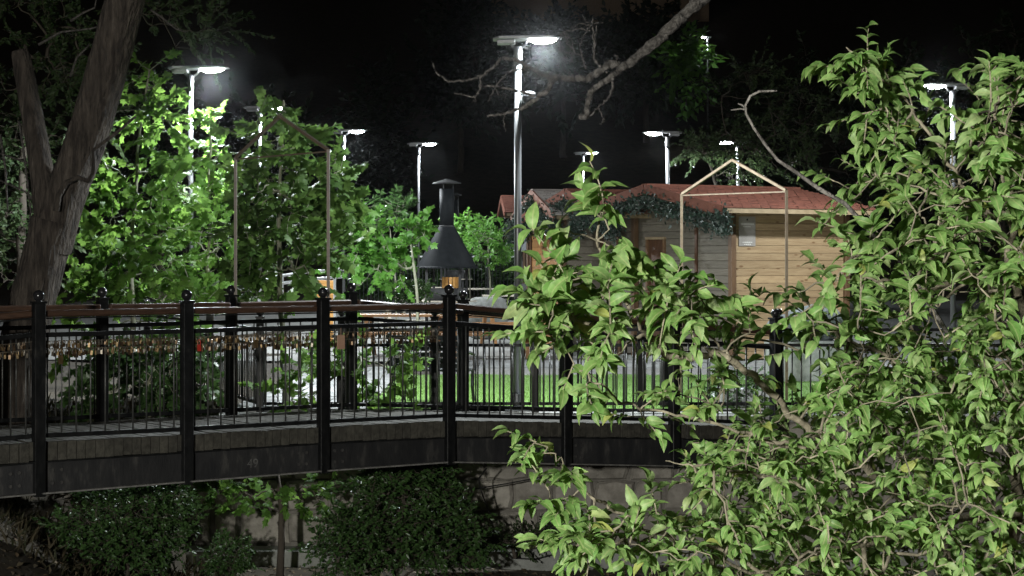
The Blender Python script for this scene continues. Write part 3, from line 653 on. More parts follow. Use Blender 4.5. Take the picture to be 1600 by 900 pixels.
    if garland:
        gl = thing('garland', garland, 'garland', Mc @ Vector((-ov,hw,ridge)), 'evergreen garlands on the cabin gables')
        pts = []
        for i in range(60):
            t = i/59; tt = te+.02+(Wd+2*side-.04)*t; zz = ridge-abs(tt-hw)*slope-.2-.05*abs(math.sin(t*14))
            pts.append((-ov-.02, tt, zz))
        for sg in (0, 1):
            for i in range(8): pts.append((-ov, te+.04 if sg == 0 else Wd+side-.04, ze-.1-i*.035))
        pts = np.array(pts); k = 42; n2 = len(pts)*k
        gp = np.repeat(pts, k, 0)+rng.normal(size=(n2,3))*np.array((.07,.06,.085)); gp = np.array([Mc @ Vector(p) for p in gp])
        part(gl, 'needles', leaves_mesh('needles', RH, gp, frames(unit(n2)+np.array((-.1,-.2,-.2)), unit(n2)), rng.uniform(.05,.11,n2), L_GARLAND), kind='stuff')
        part(gl, 'cord', MB().tube([Mc @ Vector(p) for p in pts[:60]], .02, 5).mesh('cord', M_DARKBARK))
    return c, Mc
p = P(1144, 0, 35.0)
c3, Mc3 = cabin('red roofed wooden cabin at right with pale boarded side wall and notice', (p.x, p.y), 33, 3.2, 2.55, 2.72, 3.07, True, (1.86,2.36,2.1), side=.55, garland='dark garland under the gable of the right red roofed cabin', battens=(.95,2.75))
p = P(992, 0, 37.2)
cabin('middle cabin with dull red roof between the other two gables', (p.x, p.y), 26, 2.9, 2.4, 2.66, 3.06, True, None, garland='dark garland under the gable of the middle cabin', sidem=M_GREYWOOD, battens=(1.2,))
p = P(880, 0, 38.5)
cabin('left cabin with pale grey shingles and orange lit front', (p.x, p.y), 14, 2.5, 2.3, 2.68, 3.1, False, None, ov=.25, garland='dark garland hanging from the gable of the left cabin', front=mat('orange_board', (.2,.095,.03), (.3,.15,.05), rough=.55, scale=5, stretch=(4,4,1), bump=.1), sidem=M_GREYWOOD, battens=(.1,2.3))
p = P(818, 0, 56.0)
cabin('small red roofed cabin behind the grey shingled cabin', (p.x, p.y), 4, 2.3, 2.6, 3.12, 3.52, True, None, ov=.5, sidem=M_GREYWOOD)
# notice on the side wall
po = thing('notice_poster', 'grey notice sheet fixed to the pale cabin wall under the eaves', 'poster', Mc3 @ Vector((.3,-.02,2.2)))
part(po, 'sheet', MB().box((.31,-.016,2.22), (.36,.008,.5)).mesh('sheet', M_POSTER), Mc3)
for (zz, w_) in ((2.345,.27), (2.3,.18), (2.035,.2), (2.0,.14)):
    x = .31-w_/2
    pr = MB()
    while x < .31+w_/2-.01:
        ww = random.uniform(.012,.04); pr.box((x+ww/2,-.021,zz), (ww,.002,.014)); x += ww+.01
    part(po, 'text_line', pr.mesh('text_line', M_INK), Mc3)
part(po, 'emblem', MB().tube([(.31,-.0205,2.42),(.31,-.0225,2.42)], .018, 12).mesh('emblem', M_DARKMETAL), Mc3)

# ------------------------------------------------------------------ barbecue grills
def grill(label, px, d, rr, zr, zt, zc, rc=.15, hm=None):
    hm = hm or M_GRILL
    p = P(px, 0, d); z0 = height(p.x, p.y)+.05; x, y = p.x, p.y
    g = thing('barbecue_grill', label, 'barbecue grill', (x,y,z0), 'hooded barbecue grills'); B = T((x,y,0))
    part(g, 'hood', MB().lathe([(rr,zr),(rr+.012,zr),(rr+.012,zr+.03),(rr*.98,zr+.045),(rc+.02,zt),(rc,zt),(rr*.94,zr+.045)], 64, cap=False).mesh('hood', hm), B)
    ch = part(g, 'chimney', MB().tube([(0,0,zt-.03),(0,0,zc-.12)], rc, 24).mesh('chimney', M_GRILL, True), B)
    part(ch, 'seam', MB().tube([(0,0,zt+.0),(0,0,zt+.03)], rc+.012, 24).mesh('seam', M_CHAR, True), B)
    cp = MB().lathe([(rc*2.0,zc-.0),(rc*1.95,zc+.012),(.02,zc+.1)], 20)
    for k in range(3): cp.bar((rc*.9*math.cos(k*2.1),rc*.9*math.sin(k*2.1),zc-.16), (rc*.9*math.cos(k*2.1),rc*.9*math.sin(k*2.1),zc+.02), .02)
    part(ch, 'rain_cap', cp.mesh('rain_cap', M_CHAR), B)
    for k in range(4):
        an = R(35+90*k); part(g, 'leg', MB().bar((rr*.78*math.cos(an),rr*.78*math.sin(an),z0), (rr*.78*math.cos(an),rr*.78*math.sin(an),zr+.06), .06).mesh('leg', M_CHAR), B)
    bz = z0+.85
    part(g, 'fire_bowl', MB().lathe([(rr*.35,bz),(rr*.62,bz+.03),(rr*.68,bz+.3),(rr*.64,bz+.3),(rr*.58,bz+.08),(.02,bz+.05)], 24).mesh('fire_bowl', M_CHAR, True), B)
    part(g, 'pedestal', MB().tube([(0,0,z0),(0,0,bz+.02)], rr*.3, 16).mesh('pedestal', M_CHAR, True), B)
    part(g, 'shelf', MB().lathe([(rr*.7,bz+.01),(rr*1.0,bz+.01),(rr*1.0,bz+.04),(rr*.7,bz+.04)], 24, cap=False).mesh('shelf', M_PALEWOOD), B)
grill('largest conical barbecue hood with a stout black chimney, left of the lamp', 698, 45, .66, 1.60, 2.5, 3.44, .155)
grill('barbecue whose thin chimney shows behind the largest hood', 712, 62, .5, 1.9, 2.6, 3.7, .085)
grill('smaller barbecue hood half hidden beside the left cabin', 828, 50, .45, 1.98, 2.62, 3.0, .1, mat('lamplit_grill_steel', (.10,.11,.12), (.15,.16,.17), rough=.5, scale=7))  # lighter steel: the nearby lamp's light on this hood is put into its colour
p = P(704, 0, 52); bn = thing('slatted_bin', 'ochre slatted wooden bin seen beneath the largest barbecue hood', 'bin', (p.x,p.y,height(p.x,p.y)+.05))
for k in range(14):
    an = 2*math.pi*k/14; part(bn, 'slat', MB().box((0,0,0), (.07,.025,1.1)).mesh('slat', M_OCHRE), T((p.x+.2*math.sin(an),p.y-.2*math.cos(an),height(p.x,p.y)+.75)) @ Matrix.Rotation(an,4,'Z'))
part(bn, 'liner', MB().tube([(p.x,p.y,height(p.x,p.y)+.05),(p.x,p.y,height(p.x,p.y)+1.25)], .18, 14).mesh('liner', M_DARKMETAL))

# ------------------------------------------------------------------ picnic tables
plank_m = {}
def picnic(label, px, d, yaw, m, L=1.7):
    p = P(px, 0, d); z0 = height(p.x, p.y)+.05; t = thing('picnic_table', label, 'picnic table', (p.x,p.y,z0), 'picnic tables in the yard')
    B = T((p.x,p.y,z0)) @ Matrix.Rotation(yaw,4,'Z'); me = MB().box((0,0,0), (L,.13,.04)).mesh('plank', m, bevel=.005)
    for j in range(5): part(t, 'tabletop_plank', me, B @ T((0,-.28+j*.14,.75)))
    for sg in (-1,1):
        for j in range(2): part(t, 'seat_plank', me, B @ T((0,sg*(.62+j*.14),.44)))
        for q in (-1,1): part(t, 'leg', MB().bar((sg*L*.36,q*.5,0), (sg*L*.36,q*.2,.73), .07).mesh('leg', m), B)
        part(t, 'crossbar', MB().box((sg*L*.36+.045*sg,0,.39), (.05,1.6,.08)).mesh('crossbar', m), B)
        part(t, 'top_bearer', MB().box((sg*L*.36+.045*sg,0,.7), (.05,.66,.06)).mesh('top_bearer', m), B)
picnic('brown picnic table behind the bench, right of the middle of the lawn edge', 765, 37.6, .08, M_TABLE, 1.8)
picnic('brown picnic table behind the bench, left of the slim lamp', 628, 38.2, -.12, M_TABLE, 1.7)
picnic('brown picnic table farther back beside the left cabin front', 805, 43, .3, M_TABLE, 1.6)
picnic('pale picnic table under the largest barbecue hood, left side', 664, 59, .1, M_PALEWOOD)
picnic('pale picnic table under the largest barbecue hood, right side', 742, 58, -.1, M_PALEWOOD)
picnic('pale picnic table beside the smaller barbecue hood', 806, 53, .05, M_PALEWOOD)
picnic('pale picnic table in front of the largest barbecue hood', 655, 44.5, .2, M_PALEWOOD, 1.9)
p = P(762, 0, 46.5); z0 = height(p.x,p.y)+.05
single('stone_planter', MB().lathe([(.30,0),(.42,.05),(.46,.6),(.40,.88),(.30,.93),(.05,.94)], 22, (p.x,p.y,z0)).mesh('stone_planter', M_CONC, True), 'round grey concrete block between the barbecue hood and the lamp pole', 'planter')
# park bench
p = P(668, 0, 25.6); Bb = T((p.x,p.y,.03)) @ Matrix.Rotation(R(-16),4,'Z')
bn = thing('park_bench', 'black slatted park bench seen from behind through the footbridge railing', 'bench', (p.x,p.y,.03))
for j in range(6): part(bn, 'back_slat', MB().box((0,0,0), (1.0,.022,.05)).mesh('back_slat', M_SEAT), Bb @ T((0,-.02-.02*j,.46+j*.07)))
for j in range(5): part(bn, 'seat_slat', MB().box((0,0,0), (1.0,.06,.025)).mesh('seat_slat', M_SEAT), Bb @ T((0,.06+j*.08,.4)))
for sg in (-1,1):
    part(bn, 'leg', MB().tube([(sg*.46,.44,0),(sg*.46,.38,.2),(sg*.46,.4,.38)], .022, 8).mesh('leg', M_SEAT), Bb)
    part(bn, 'leg', MB().tube([(sg*.46,-.16,0),(sg*.46,-.02,.2),(sg*.46,.02,.4),(sg*.46,-.05,.66),(sg*.46,-.14,.86)], .022, 8).mesh('leg', M_SEAT), Bb)
    part(bn, 'armrest', MB().tube([(sg*.48,-.06,.62),(sg*.48,.2,.62),(sg*.48,.42,.58),(sg*.48,.42,.4)], .02, 8).mesh('armrest', M_SEAT), Bb)
# back fence, handrail, crate
bf = thing('yard_fence', 'dark wire fence behind the picnic yard in front of the hedge', 'fence', (-2,62,.28))
x0, x1 = P(545,0,62).x, P(835,0,62).x; x = x0
while x < x1+.1: part(bf, 'post', MB().box((x,62,1.0), (.07,.07,1.75)).mesh('post', M_DARKMETAL)); x += 1.38
part(bf, 'top_rail', MB().bar((x0,61.95,1.88), (x1,61.95,1.88), .05).mesh('top_rail', M_PALERAIL)); part(bf, 'base_rail', MB().bar((x0,61.95,.45), (x1,61.95,.45), .04).mesh('base_rail', M_DARKMETAL))
bb = MB(); x = x0
while x < x1: bb.bar((x,62,.4), (x,62,1.86), .016); x += .11
part(bf, 'bars', bb.mesh('bars', M_DARKMETAL), kind='stuff')
hr = thing('ramp_handrail', 'pale double handrail climbing behind the dark maple beside the wooden crate', 'handrail', P(460,0,40).to_tuple()[:2]+(0,))
for dy in (0, 12):
    part(hr, 'rail', MB().tube([P(x, y+dy, d) for x, y, d in ((372,452,38),(405,441,38.6),(432,432,39),(480,425,40),(540,420,41))], .03, 8).mesh('rail', M_PALERAIL, True))
for x, y, d in ((405,441,38.6),(441,430,39.2),(523,422,40.7)):
    a = P(x,y,d); part(hr, 'post', MB().bar((a.x,a.y,0), a, .05).mesh('post', M_PALERAIL))
a = P(510, 447, 42)
cr = thing('wooden_crate', 'ochre wooden crate standing behind the third bridge post', 'crate', (a.x,a.y,0))
for sgn in range(6): part(cr, 'slat', MB().box((a.x,a.y-.2,1.06+sgn*.06-.02), (.36,.03,.055)).mesh('slat', M_OCHRE))
part(cr, 'box', MB().box((a.x,a.y,.72), (.34,.36,1.3)).mesh('box', M_OCHRE))
for k, (px, py, d, s) in enumerate(((1268,505,30.5,.36), (1228,512,30.2,.24))):
    q = P(px, py, d); bm = bmesh.new(); bmesh.ops.create_icosphere(bm, subdivisions=3, radius=1)
    for v_ in bm.verts: v_.co *= 1+.16*math.sin(v_.co.x*3+k)*math.cos(v_.co.y*4)+random.uniform(-.04,.04); v_.co.z *= .75
    me = bpy.data.meshes.new('boulder'); bm.to_mesh(me); bm.free(); me.materials.append(M_ROCK)
    single('boulder', me, ['large grey boulder on the stone pedestal right of the fence corner posts', 'smaller grey boulder right behind the fence corner posts'][k], 'boulder', TS(q, s*1.3, s, s))
q = P(1262,0,30.5); single('stone_pedestal', MB().box((q.x,q.y,.3), (1.2,.7,.62)).mesh('stone_pedestal', M_CONC, bevel=.03), 'grey stone block carrying the boulders behind the fence', 'block')
q = P(1165,0,24.75); pl = thing('planter_box', 'white planter box on the lawn behind the fence at right', 'planter', (q.x,q.y,0))
part(pl, 'box', MB().box((q.x,q.y+.2,.13), (.75,.3,.26)).mesh('box', M_WHITE, bevel=.01)); part(pl, 'post', MB().box((q.x-.21,q.y+.2,.4), (.05,.05,.36)).mesh('post', M_WHITE))
# curved concrete kerb left behind the bridge
q0 = [P(x, y, d) for x, y, d in ((286,596,23.4),(302,600,23.2),(318,612,23.0),(330,626,22.8),(342,645,22.6))]
kb = MB()
for i in range(4):
    a, b = q0[i], q0[i+1]; w_ = Vector((-.1,.3,0))
    kb.add([a, b, b+w_, a+w_, a-Vector((0,0,.9)), b-Vector((0,0,.9)), b+w_-Vector((0,0,.9)), a+w_-Vector((0,0,.9))], [(0,1,2,3),(0,4,5,1),(3,2,6,7)])
single('concrete_kerb', kb.mesh('concrete_kerb', mat('mossy_concrete', (.10,.10,.085), (.2,.2,.175), rough=.95, scale=9, bump=.5)), 'curved pale concrete kerb behind the footbridge railing at left', 'kerb')
# hanging cable under the bridge
single('hanging_cable', MB().tube([P(760,732,22.9), P(748,748,23), P(752,768,23.1), P(764,800,23.3), P(778,850,23.6), P(800,872,23.6), P(835,874,23.6), P(866,866,23.6)], .009, 6).mesh('hanging_cable', M_CABLE), 'thin black cable looping down the stone wall right of the big bush', 'cable')
single('hanging_cable', MB().tube([P(742,764,23.4), P(790,756,23.5), P(850,745,23.6), P(905,735,23.5)], .008, 6).mesh('hanging_cable', M_CABLE), 'thin black cable stretched across the stone wall just below the girder', 'cable')

# ------------------------------------------------------------------ trees
# big forked tree at left
def bigtube(pts, rad, seg=26, sub=10):
    seg *= 3; sub *= 2
    P_ = []; R_ = []
    for i in range(len(pts)-1):
        p0, p1, p2, p3 = (Vector(pts[max(i-1,0)]), Vector(pts[i]), Vector(pts[i+1]), Vector(pts[min(i+2,len(pts)-1)]))
        for s_ in range(sub):
            t = s_/sub; P_.append(.5*((2*p1)+(p2-p0)*t+(2*p0-5*p1+4*p2-p3)*t*t+(3*p1-p0-3*p2+p3)*t**3)); R_.append(rad[i]*(1-t)+rad[i+1]*t)
    P_.append(Vector(pts[-1])); R_.append(rad[-1])
    ph = rng.uniform(0, 6.28, 6); b = MB(); ref = None; n_ = len(P_)
    for i, p in enumerate(P_):
        t = (P_[min(i+1,n_-1)]-P_[max(i-1,0)]).normalized()
        if ref is None: ref = t.orthogonal().normalized()
        ref = (ref-t*ref.dot(t)).normalized(); q = t.cross(ref)
        for k in range(seg):
            a = 2*math.pi*k/seg
            w = .05*math.sin(2*a+ph[0]+i*.03)+.03*math.sin(5*a+ph[1]+.5*math.sin(i*.11))+.035*abs(math.sin(9*a+ph[2]+1.6*math.sin(i*.13+ph[3])+.7*math.sin(i*.31)))+.03*abs(math.sin(14*a+ph[4]+1.8*math.sin(i*.17+ph[5])))+.012*math.sin(i*.5+3*a)+random.uniform(-.012,.012)
            b.v.append(tuple(p+(ref*math.cos(a)+q*math.sin(a))*R_[i]*(1+w)))
    b.f = [(i*seg+k, i*seg+(k+1) % seg, (i+1)*seg+(k+1) % seg, (i+1)*seg+k) for i in range(n_-1) for k in range(seg)]+[tuple((n_-1)*seg+k for k in range(seg))]
    return b
d = 22.3
bt = thing('forked_tree', 'large bare forked tree trunk at the left, one limb broken off', 'tree', P(42, 680, d))
part(bt, 'trunk', bigtube([P(18,700,d), P(26,600,d), P(44,500,d), P(64,420,d), P(84,345,d)], [.31,.27,.245,.235,.235], 30).mesh('trunk', M_BARK, True))
part(bt, 'limb', bigtube([P(80,390,d), P(104,300,d-.05), P(135,215,d-.1), P(163,120,d-.2), P(192,10,d-.3), P(225,-110,d-.5), P(270,-260,d-.6)], [.2,.2,.2,.195,.19,.175,.15], 30).mesh('limb', M_BARK, True))
part(bt, 'broken_limb', bigtube([P(80,410,d+.05), P(72,330,d+.05), P(62,250,d+.1), P(48,170,d+.2), P(34,95,d+.25), P(30,80,d+.26)], [.13,.135,.125,.115,.1,.08], 22).mesh('broken_limb', M_BARK, True))
part(bt, 'vine', MB().tube([P(88,330,d-.35), P(92,305,d-.35), P(104,285,d-.35), P(122,277,d-.36), P(138,283,d-.36), P(146,270,d-.36), P(146,235,d-.36), P(185,205,d-.4), P(212,182,d-.4)], [.035,.032,.03,.03,.028,.025,.022,.018,.012], 7).mesh('vine', M_BARK, True))
tw = MB()
for pts in ([(60,70),(95,50),(140,45),(180,35)], [(110,33),(130,20),(148,12),(152,-10)], [(225,8),(250,25),(275,45),(290,50)], [(30,190),(40,260),(48,330),(42,380)], [(0,210),(8,260),(12,330)], [(60,260),(30,250),(0,240)], [(70,330),(40,300),(0,282)], [(110,120),(120,90),(140,70)]):
    tw.tube([P(x,y,d+.1) for x, y in pts], [.016-.003*i for i in range(len(pts))], 5)
part(bt, 'twig', tw.mesh('twig', M_GREYTWIG, True), kind='stuff')

def tree(name, label, cat, base, crown, N, tm, m, leafsize, nleaf, L, trunk_r, wood, group=None, nparts=0, droop=.35, up=.75, stem=None, tipr=.004, fan=.9, smooth=False):
    """crown: list of ellipsoids (centre, radii, weight)"""
    root = thing(name, label, cat, base, group)
    tg = []
    ws = np.array([c[2] for c in crown], float); cnt = (ws/ws.sum()*N).astype(int)
    for (c, r_, w_), k in zip(crown, cnt):
        q = unit(k)*rng.uniform(.12, 1, (k,1))**.5; tg.append(np.array(c)+q*np.array(r_))
    tg = np.concatenate(tg)
    stem = stem or [base, crown[0][0]]
    sp = [np.array(base, float)]; pr = [-1]
    for p in stem[1:]:
        a = sp[-1].copy(); b = np.array(p, float); n_ = max(2, int(np.linalg.norm(b-a)/.25))
        for i in range(n_): sp.append(a+(b-a)*(i+1)/n_+rng.normal(size=3)*.012); pr.append(len(sp)-2)
    ns = len(sp)
    nodes, par, idx = grow(sp, pr, tg)
    r_ = radii(par, tipr, .48, trunk_r)
    for i in range(ns): r_[i] = max(r_[i], trunk_r*(1-.75*i/ns))
    st = MB().tube(nodes[:ns], list(r_[:ns]), 8)
    part(root, 'trunk', st.mesh('trunk', wood, True))
    dirs = []
    for j in range(len(tg)):
        i = idx[j]; dv = nodes[i]-nodes[par[i]]; dv = dv/(np.linalg.norm(dv)+1e-6)
        dirs.append(dv+rng.normal(size=3)*.35+np.array((0,0,.15)))
    tws, pos, fr, sz = sprays(tg, np.array(dirs), L, nleaf, leafsize, droop, up, fan, (-.1,-.6,0))
    wb = wood_mesh('branches', nodes, par, r_, wood, skip=set(range(ns)))
    part(root, 'branches', wb, kind='stuff')
    tb = MB()
    for pts in tws: tb.tube(pts, [tipr*.9, tipr*.8, tipr*.6, tipr*.35], 4, cap=False)
    part(root, 'twigs', tb.mesh('twigs', wood), kind='stuff')
    put_leaves(root, tm, pos, fr, sz, m, nparts, smooth)
    return root
def el(px, py, d, rx, ry, rd, w=1):
    """crown lobe from its place and size in the picture; rd depth radius in metres"""
    return (tuple(P(px, py, d)), (rx*d/F, rd, ry*d/F), w)
g_m = 'maples behind the footbridge'
d = 26.4
tree('maple_tree', 'tall bright maple left of the first street lamp, beside the forked trunk', 'tree', tuple(P(212,600,d)),
     [el(235,130,d,28,45,.3,.7), el(240,200,d,45,50,.45,1.3), el(180,285,d,34,45,.5,1.0), el(255,290,d,55,55,.6,2.0), el(215,380,d,95,55,.8,3.2), el(150,430,d,60,55,.8,1.8), el(250,440,d,110,60,.9,3.2), el(200,560,d,110,60,.8,1.6)],
     270, MP, L_MAPLE, .15, 8, .34, .04, M_STEM, g_m, nparts=260, stem=[tuple(P(212,600,d)), tuple(P(205,400,d)), tuple(P(218,240,d)), tuple(P(234,110,d))])
d = 27.6
tree('maple_tree', 'maple with a narrow bright spire right beside the first lamp pole', 'tree', tuple(P(322,590,d)),
     [el(329,185,d,11,26,.15,.5), el(326,245,d,22,42,.25,.9), el(345,300,d,42,25,.4,1.0), el(318,330,d,45,45,.5,1.4), el(330,400,d,50,60,.6,2.0), el(300,450,d,50,30,.6,1)],
     120, MP, L_MAPLE, .135, 8, .28, .03, M_STEM, g_m, nparts=150, stem=[tuple(P(322,590,d)), tuple(P(326,400,d)), tuple(P(330,170,d))])
d = 24.9
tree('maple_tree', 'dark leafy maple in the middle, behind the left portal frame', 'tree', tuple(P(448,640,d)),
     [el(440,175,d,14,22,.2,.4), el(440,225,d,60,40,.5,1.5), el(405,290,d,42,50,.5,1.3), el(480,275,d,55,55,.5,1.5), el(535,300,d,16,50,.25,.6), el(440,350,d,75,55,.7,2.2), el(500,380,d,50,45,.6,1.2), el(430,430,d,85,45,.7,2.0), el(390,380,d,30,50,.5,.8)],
     190, MP, L_MAPLE_SHADED, .165, 8, .36, .035, M_STEM, g_m, nparts=240, stem=[tuple(P(448,640,d)), tuple(P(438,450,d)), tuple(P(436,300,d)), tuple(P(441,160,d))])
d = 33.0
tree('maple_tree', 'low bright young maple left of the barbecue hood', 'tree', tuple(P(652,560,d)),
     [el(640,365,d,30,24,.4,1.2), el(615,400,d,50,30,.5,1.4), el(560,370,d,40,35,.5,1.3), el(580,420,d,55,40,.6,1.4), el(555,340,d,18,15,.3,.4)],
     120, MP, L_BRIGHT, .13, 9, .32, .03, M_STEM, g_m, nparts=120, stem=[tuple(P(652,560,d)), tuple(P(652,440,d)), tuple(P(640,360,d))])
d = 22.9
tree('maple_sapling', 'low dark maple sapling growing between footbridge and fence', 'sapling', tuple(P(500,700,d)),
     [el(480,575,d,55,35,.3,1.2), el(550,560,d,30,40,.3,.9), el(610,560,d,45,20,.3,.8), el(590,610,d,60,30,.3,1.0), el(450,620,d,40,25,.3,.7)],
     60, MP, L_MAPLE, .12, 7, .3, .02, M_STEM, g_m, nparts=90, stem=[tuple(P(500,700,d)), tuple(P(510,600,d)), tuple(P(560,560,d))])
d = 22.6
tree('maple_sapling', 'leafy sapling mass below the left railing, beside the forked trunk', 'sapling', tuple(P(240,720,d)),
     [el(215,570,d,80,45,.35,1.6), el(300,570,d,40,35,.3,.6), el(150,620,d,40,30,.3,.6), el(260,620,d,60,25,.3,.8)],
     140, MP, L_BUSH, .11, 8, .28, .02, M_STEM, g_m, nparts=80, stem=[tuple(P(240,720,d)), tuple(P(230,600,d))])
d = 22.8
tree('maple_sapling', 'slim sapling with a bare pole stem in front of the stone wall below the bridge', 'sapling', tuple(P(437,905,d)),
     [el(400,775,d,60,16,.3,1), el(470,770,d,50,16,.3,.8), el(345,765,d,40,14,.3,.6), el(560,755,d,40,10,.2,.4)],
     44, MP, L_MAPLE, .11, 7, .26, .045, M_DARKBARK, g_m, nparts=60, stem=[tuple(P(437,905,d)), tuple(P(438,800,d)), tuple(P(436,735,d))])
g_y = 'young trees in the picnic yard'
for i, (px, d, py0, lab) in enumerate(((768,47,455,'slender staked young tree right of the largest barbecue hood'), (736,56,455,'young tree directly behind the largest barbecue hood'), (620,50,440,'young tree behind the slim lamp left of the hood'))):
    b0 = P(px, 0, d); b0.z = height(b0.x, b0.y)
    tree('young_tree', lab, 'tree', tuple(b0), [el(px-3,385,d,36,22,.5,1.2), el(px-15,362,d,24,22,.4,.9), el(px+12,370,d,24,18,.4,.6)] if i < 2 else [el(605,335,d,34,28,.7,1.2), el(625,320,d,20,18,.5,.6)],
         70, RH, L_BRIGHT if i < 2 else L_BUSH, .16, 12, .35, .022, M_STEM, g_y, stem=[tuple(b0), tuple(P(px-3,420,d)), tuple(P(px-6,380,d))])
# bushes and shrubs
def bush(label, lobes, N, leafsize, m, base, nleaf=10, L=.22, tm=RH, name='bush', cat='bush', group='bushes below the footbridge', droop=.2, nparts=0):
    return tree(name, label, cat, base, lobes, N, tm, m, leafsize, nleaf, L, .025, M_DARKBARK, group, droop=droop, tipr=.003, nparts=nparts)
d = 22.4
bush('big rounded dark green bush below the middle of the footbridge', [el(625,800,d,110,85,.55,3), el(560,850,d,80,60,.5,1.5), el(690,840,d,80,70,.5,1.5), el(640,745,d,80,30,.45,1)], 1100, .062, L_BUSH, tuple(P(620,905,d)), 13, .2)
d = 21.6
bush('wide dark shrub below the left part of the footbridge', [el(200,810,d,120,50,.5,2), el(150,850,d,90,50,.5,1), el(245,785,d,55,45,.4,1), el(215,860,d,75,40,.4,1)], 800, .058, L_BUSH, tuple(P(200,905,d)), 12, .2)
d = 22.5
bush('small round shrub right of the wide dark shrub', [el(357,872,d,38,32,.25,1)], 150, .05, L_BUSH, tuple(P(357,905,d)), 12, .14)
d = 23.4
bush('low pale green trailing plant on the wall footing', [el(800,845,d,45,14,.15,1), el(850,830,d,25,10,.12,.5)], 90, .05, L_ACACIA, tuple(P(805,872,d)), 12, .2, NEED if False else RH)
d = 24.9
bush('dense small leaved shrub in the white planter', [el(1155,612,d,55,30,.2,1)], 170, .06, L_BUSH, tuple(P(1160,640,d)), 10, .14, group='shrubs in the park')
bush('low shrub behind the railing at the foot of the young maple', [el(640,455,36,35,14,.4,1)], 110, .08, L_BUSH, tuple(P(640,560,36)), 10, .18, group='shrubs in the park')
for k, (px, w_) in enumerate(((600,60), (690,60), (780,60), (850,50))):
    bush(['leafy hedge shrub behind the yard fence, leftmost', 'leafy hedge shrub behind the yard fence, behind the largest hood', 'leafy hedge shrub behind the yard fence, left of the lamp pole', 'leafy hedge shrub behind the yard fence, beside the smaller hood'][k],
         [el(px,432,64.5,w_,32,.8,1)], 240, .2, L_BUSH, tuple(P(px,480,64.5)), 10, .4, group='hedge shrubs behind the yard fence', name='hedge_shrub', cat='shrub')
# dry grass and leaf litter on the banks
n = 2200; px_ = rng.uniform(-10, 360, n); dd = rng.uniform(20.2, 25.5, n); X = (px_-800)*dd/F
gp = np.array([(x, y, height(x, y)-.01) for x, y in zip(X, dd)])
single('dry_grass', leaves_mesh('dry_grass', NEED, gp, frames(np.array((.2,-.1,.8))+rng.normal(size=(n,3))*.5, unit(n)), rng.uniform(.08,.22,n), L_DRY), 'dry straw coloured grass on the left bank behind the railing', 'grass', kind='stuff')
n = 5200; X = rng.uniform(-6.5, 4, n); dd = rng.uniform(17.5, 23.9, n)
gp = np.array([(x, y, height(x, y)+.012) for x, y in zip(X, dd)])
single('leaf_litter', leaves_mesh('leaf_litter', RH, gp, frames(unit(n)*np.array((1,1,.25)), np.array((0,0,1.))+rng.normal(size=(n,3))*.3), rng.uniform(.04,.1,n), L_LITTER), 'fallen brown leaves scattered over the ravine floor', 'leaf litter', kind='stuff')

# dead overhanging branch, from a tree standing outside the frame at right
d = 10.5
db = thing('dead_tree', 'bare dead branch reaching in from the top over the middle lamp', 'tree', (3.6, 11.3, -1.6))
def br(pts, r0, r1, dd=d, seg=8, wob=1.6):
    q = []; n_ = len(pts)
    for i in range(n_-1):
        for s_ in range(7):
            t = s_/7; q.append(P(pts[i][0]*(1-t)+pts[i+1][0]*t+(random.uniform(-wob,wob) if s_ else 0), pts[i][1]*(1-t)+pts[i+1][1]*t+(random.uniform(-wob,wob) if s_ else 0), dd+.02*math.sin(i*2+s_)))
    q.append(P(*pts[-1], dd)); k = len(q)
    return q, [(r0*(1-i/(k-1))+r1*i/(k-1))*random.uniform(.88,1.12)*d/F for i in range(k)]
part(db, 'trunk', bigtube([(3.6,11.3,-1.7), (3.5,11.2,1), (3.3,11,3.2), (3.0,10.9,5)], [.2,.17,.14,.1], 14).mesh('trunk', M_BARK, True))
ml = MB(); q, r_ = br([(1500,-260),(1290,-130),(1180,-60),(1100,-5),(1070,22),(1030,62),(985,98),(968,108)], 14, 6); q = [Vector((3.1,10.9,4.6))]+q; r_ = [.09]+r_
ml.tube(q, r_, 14, noise=.09); part(db, 'limb', ml.mesh('limb', M_GREYTWIG, True))
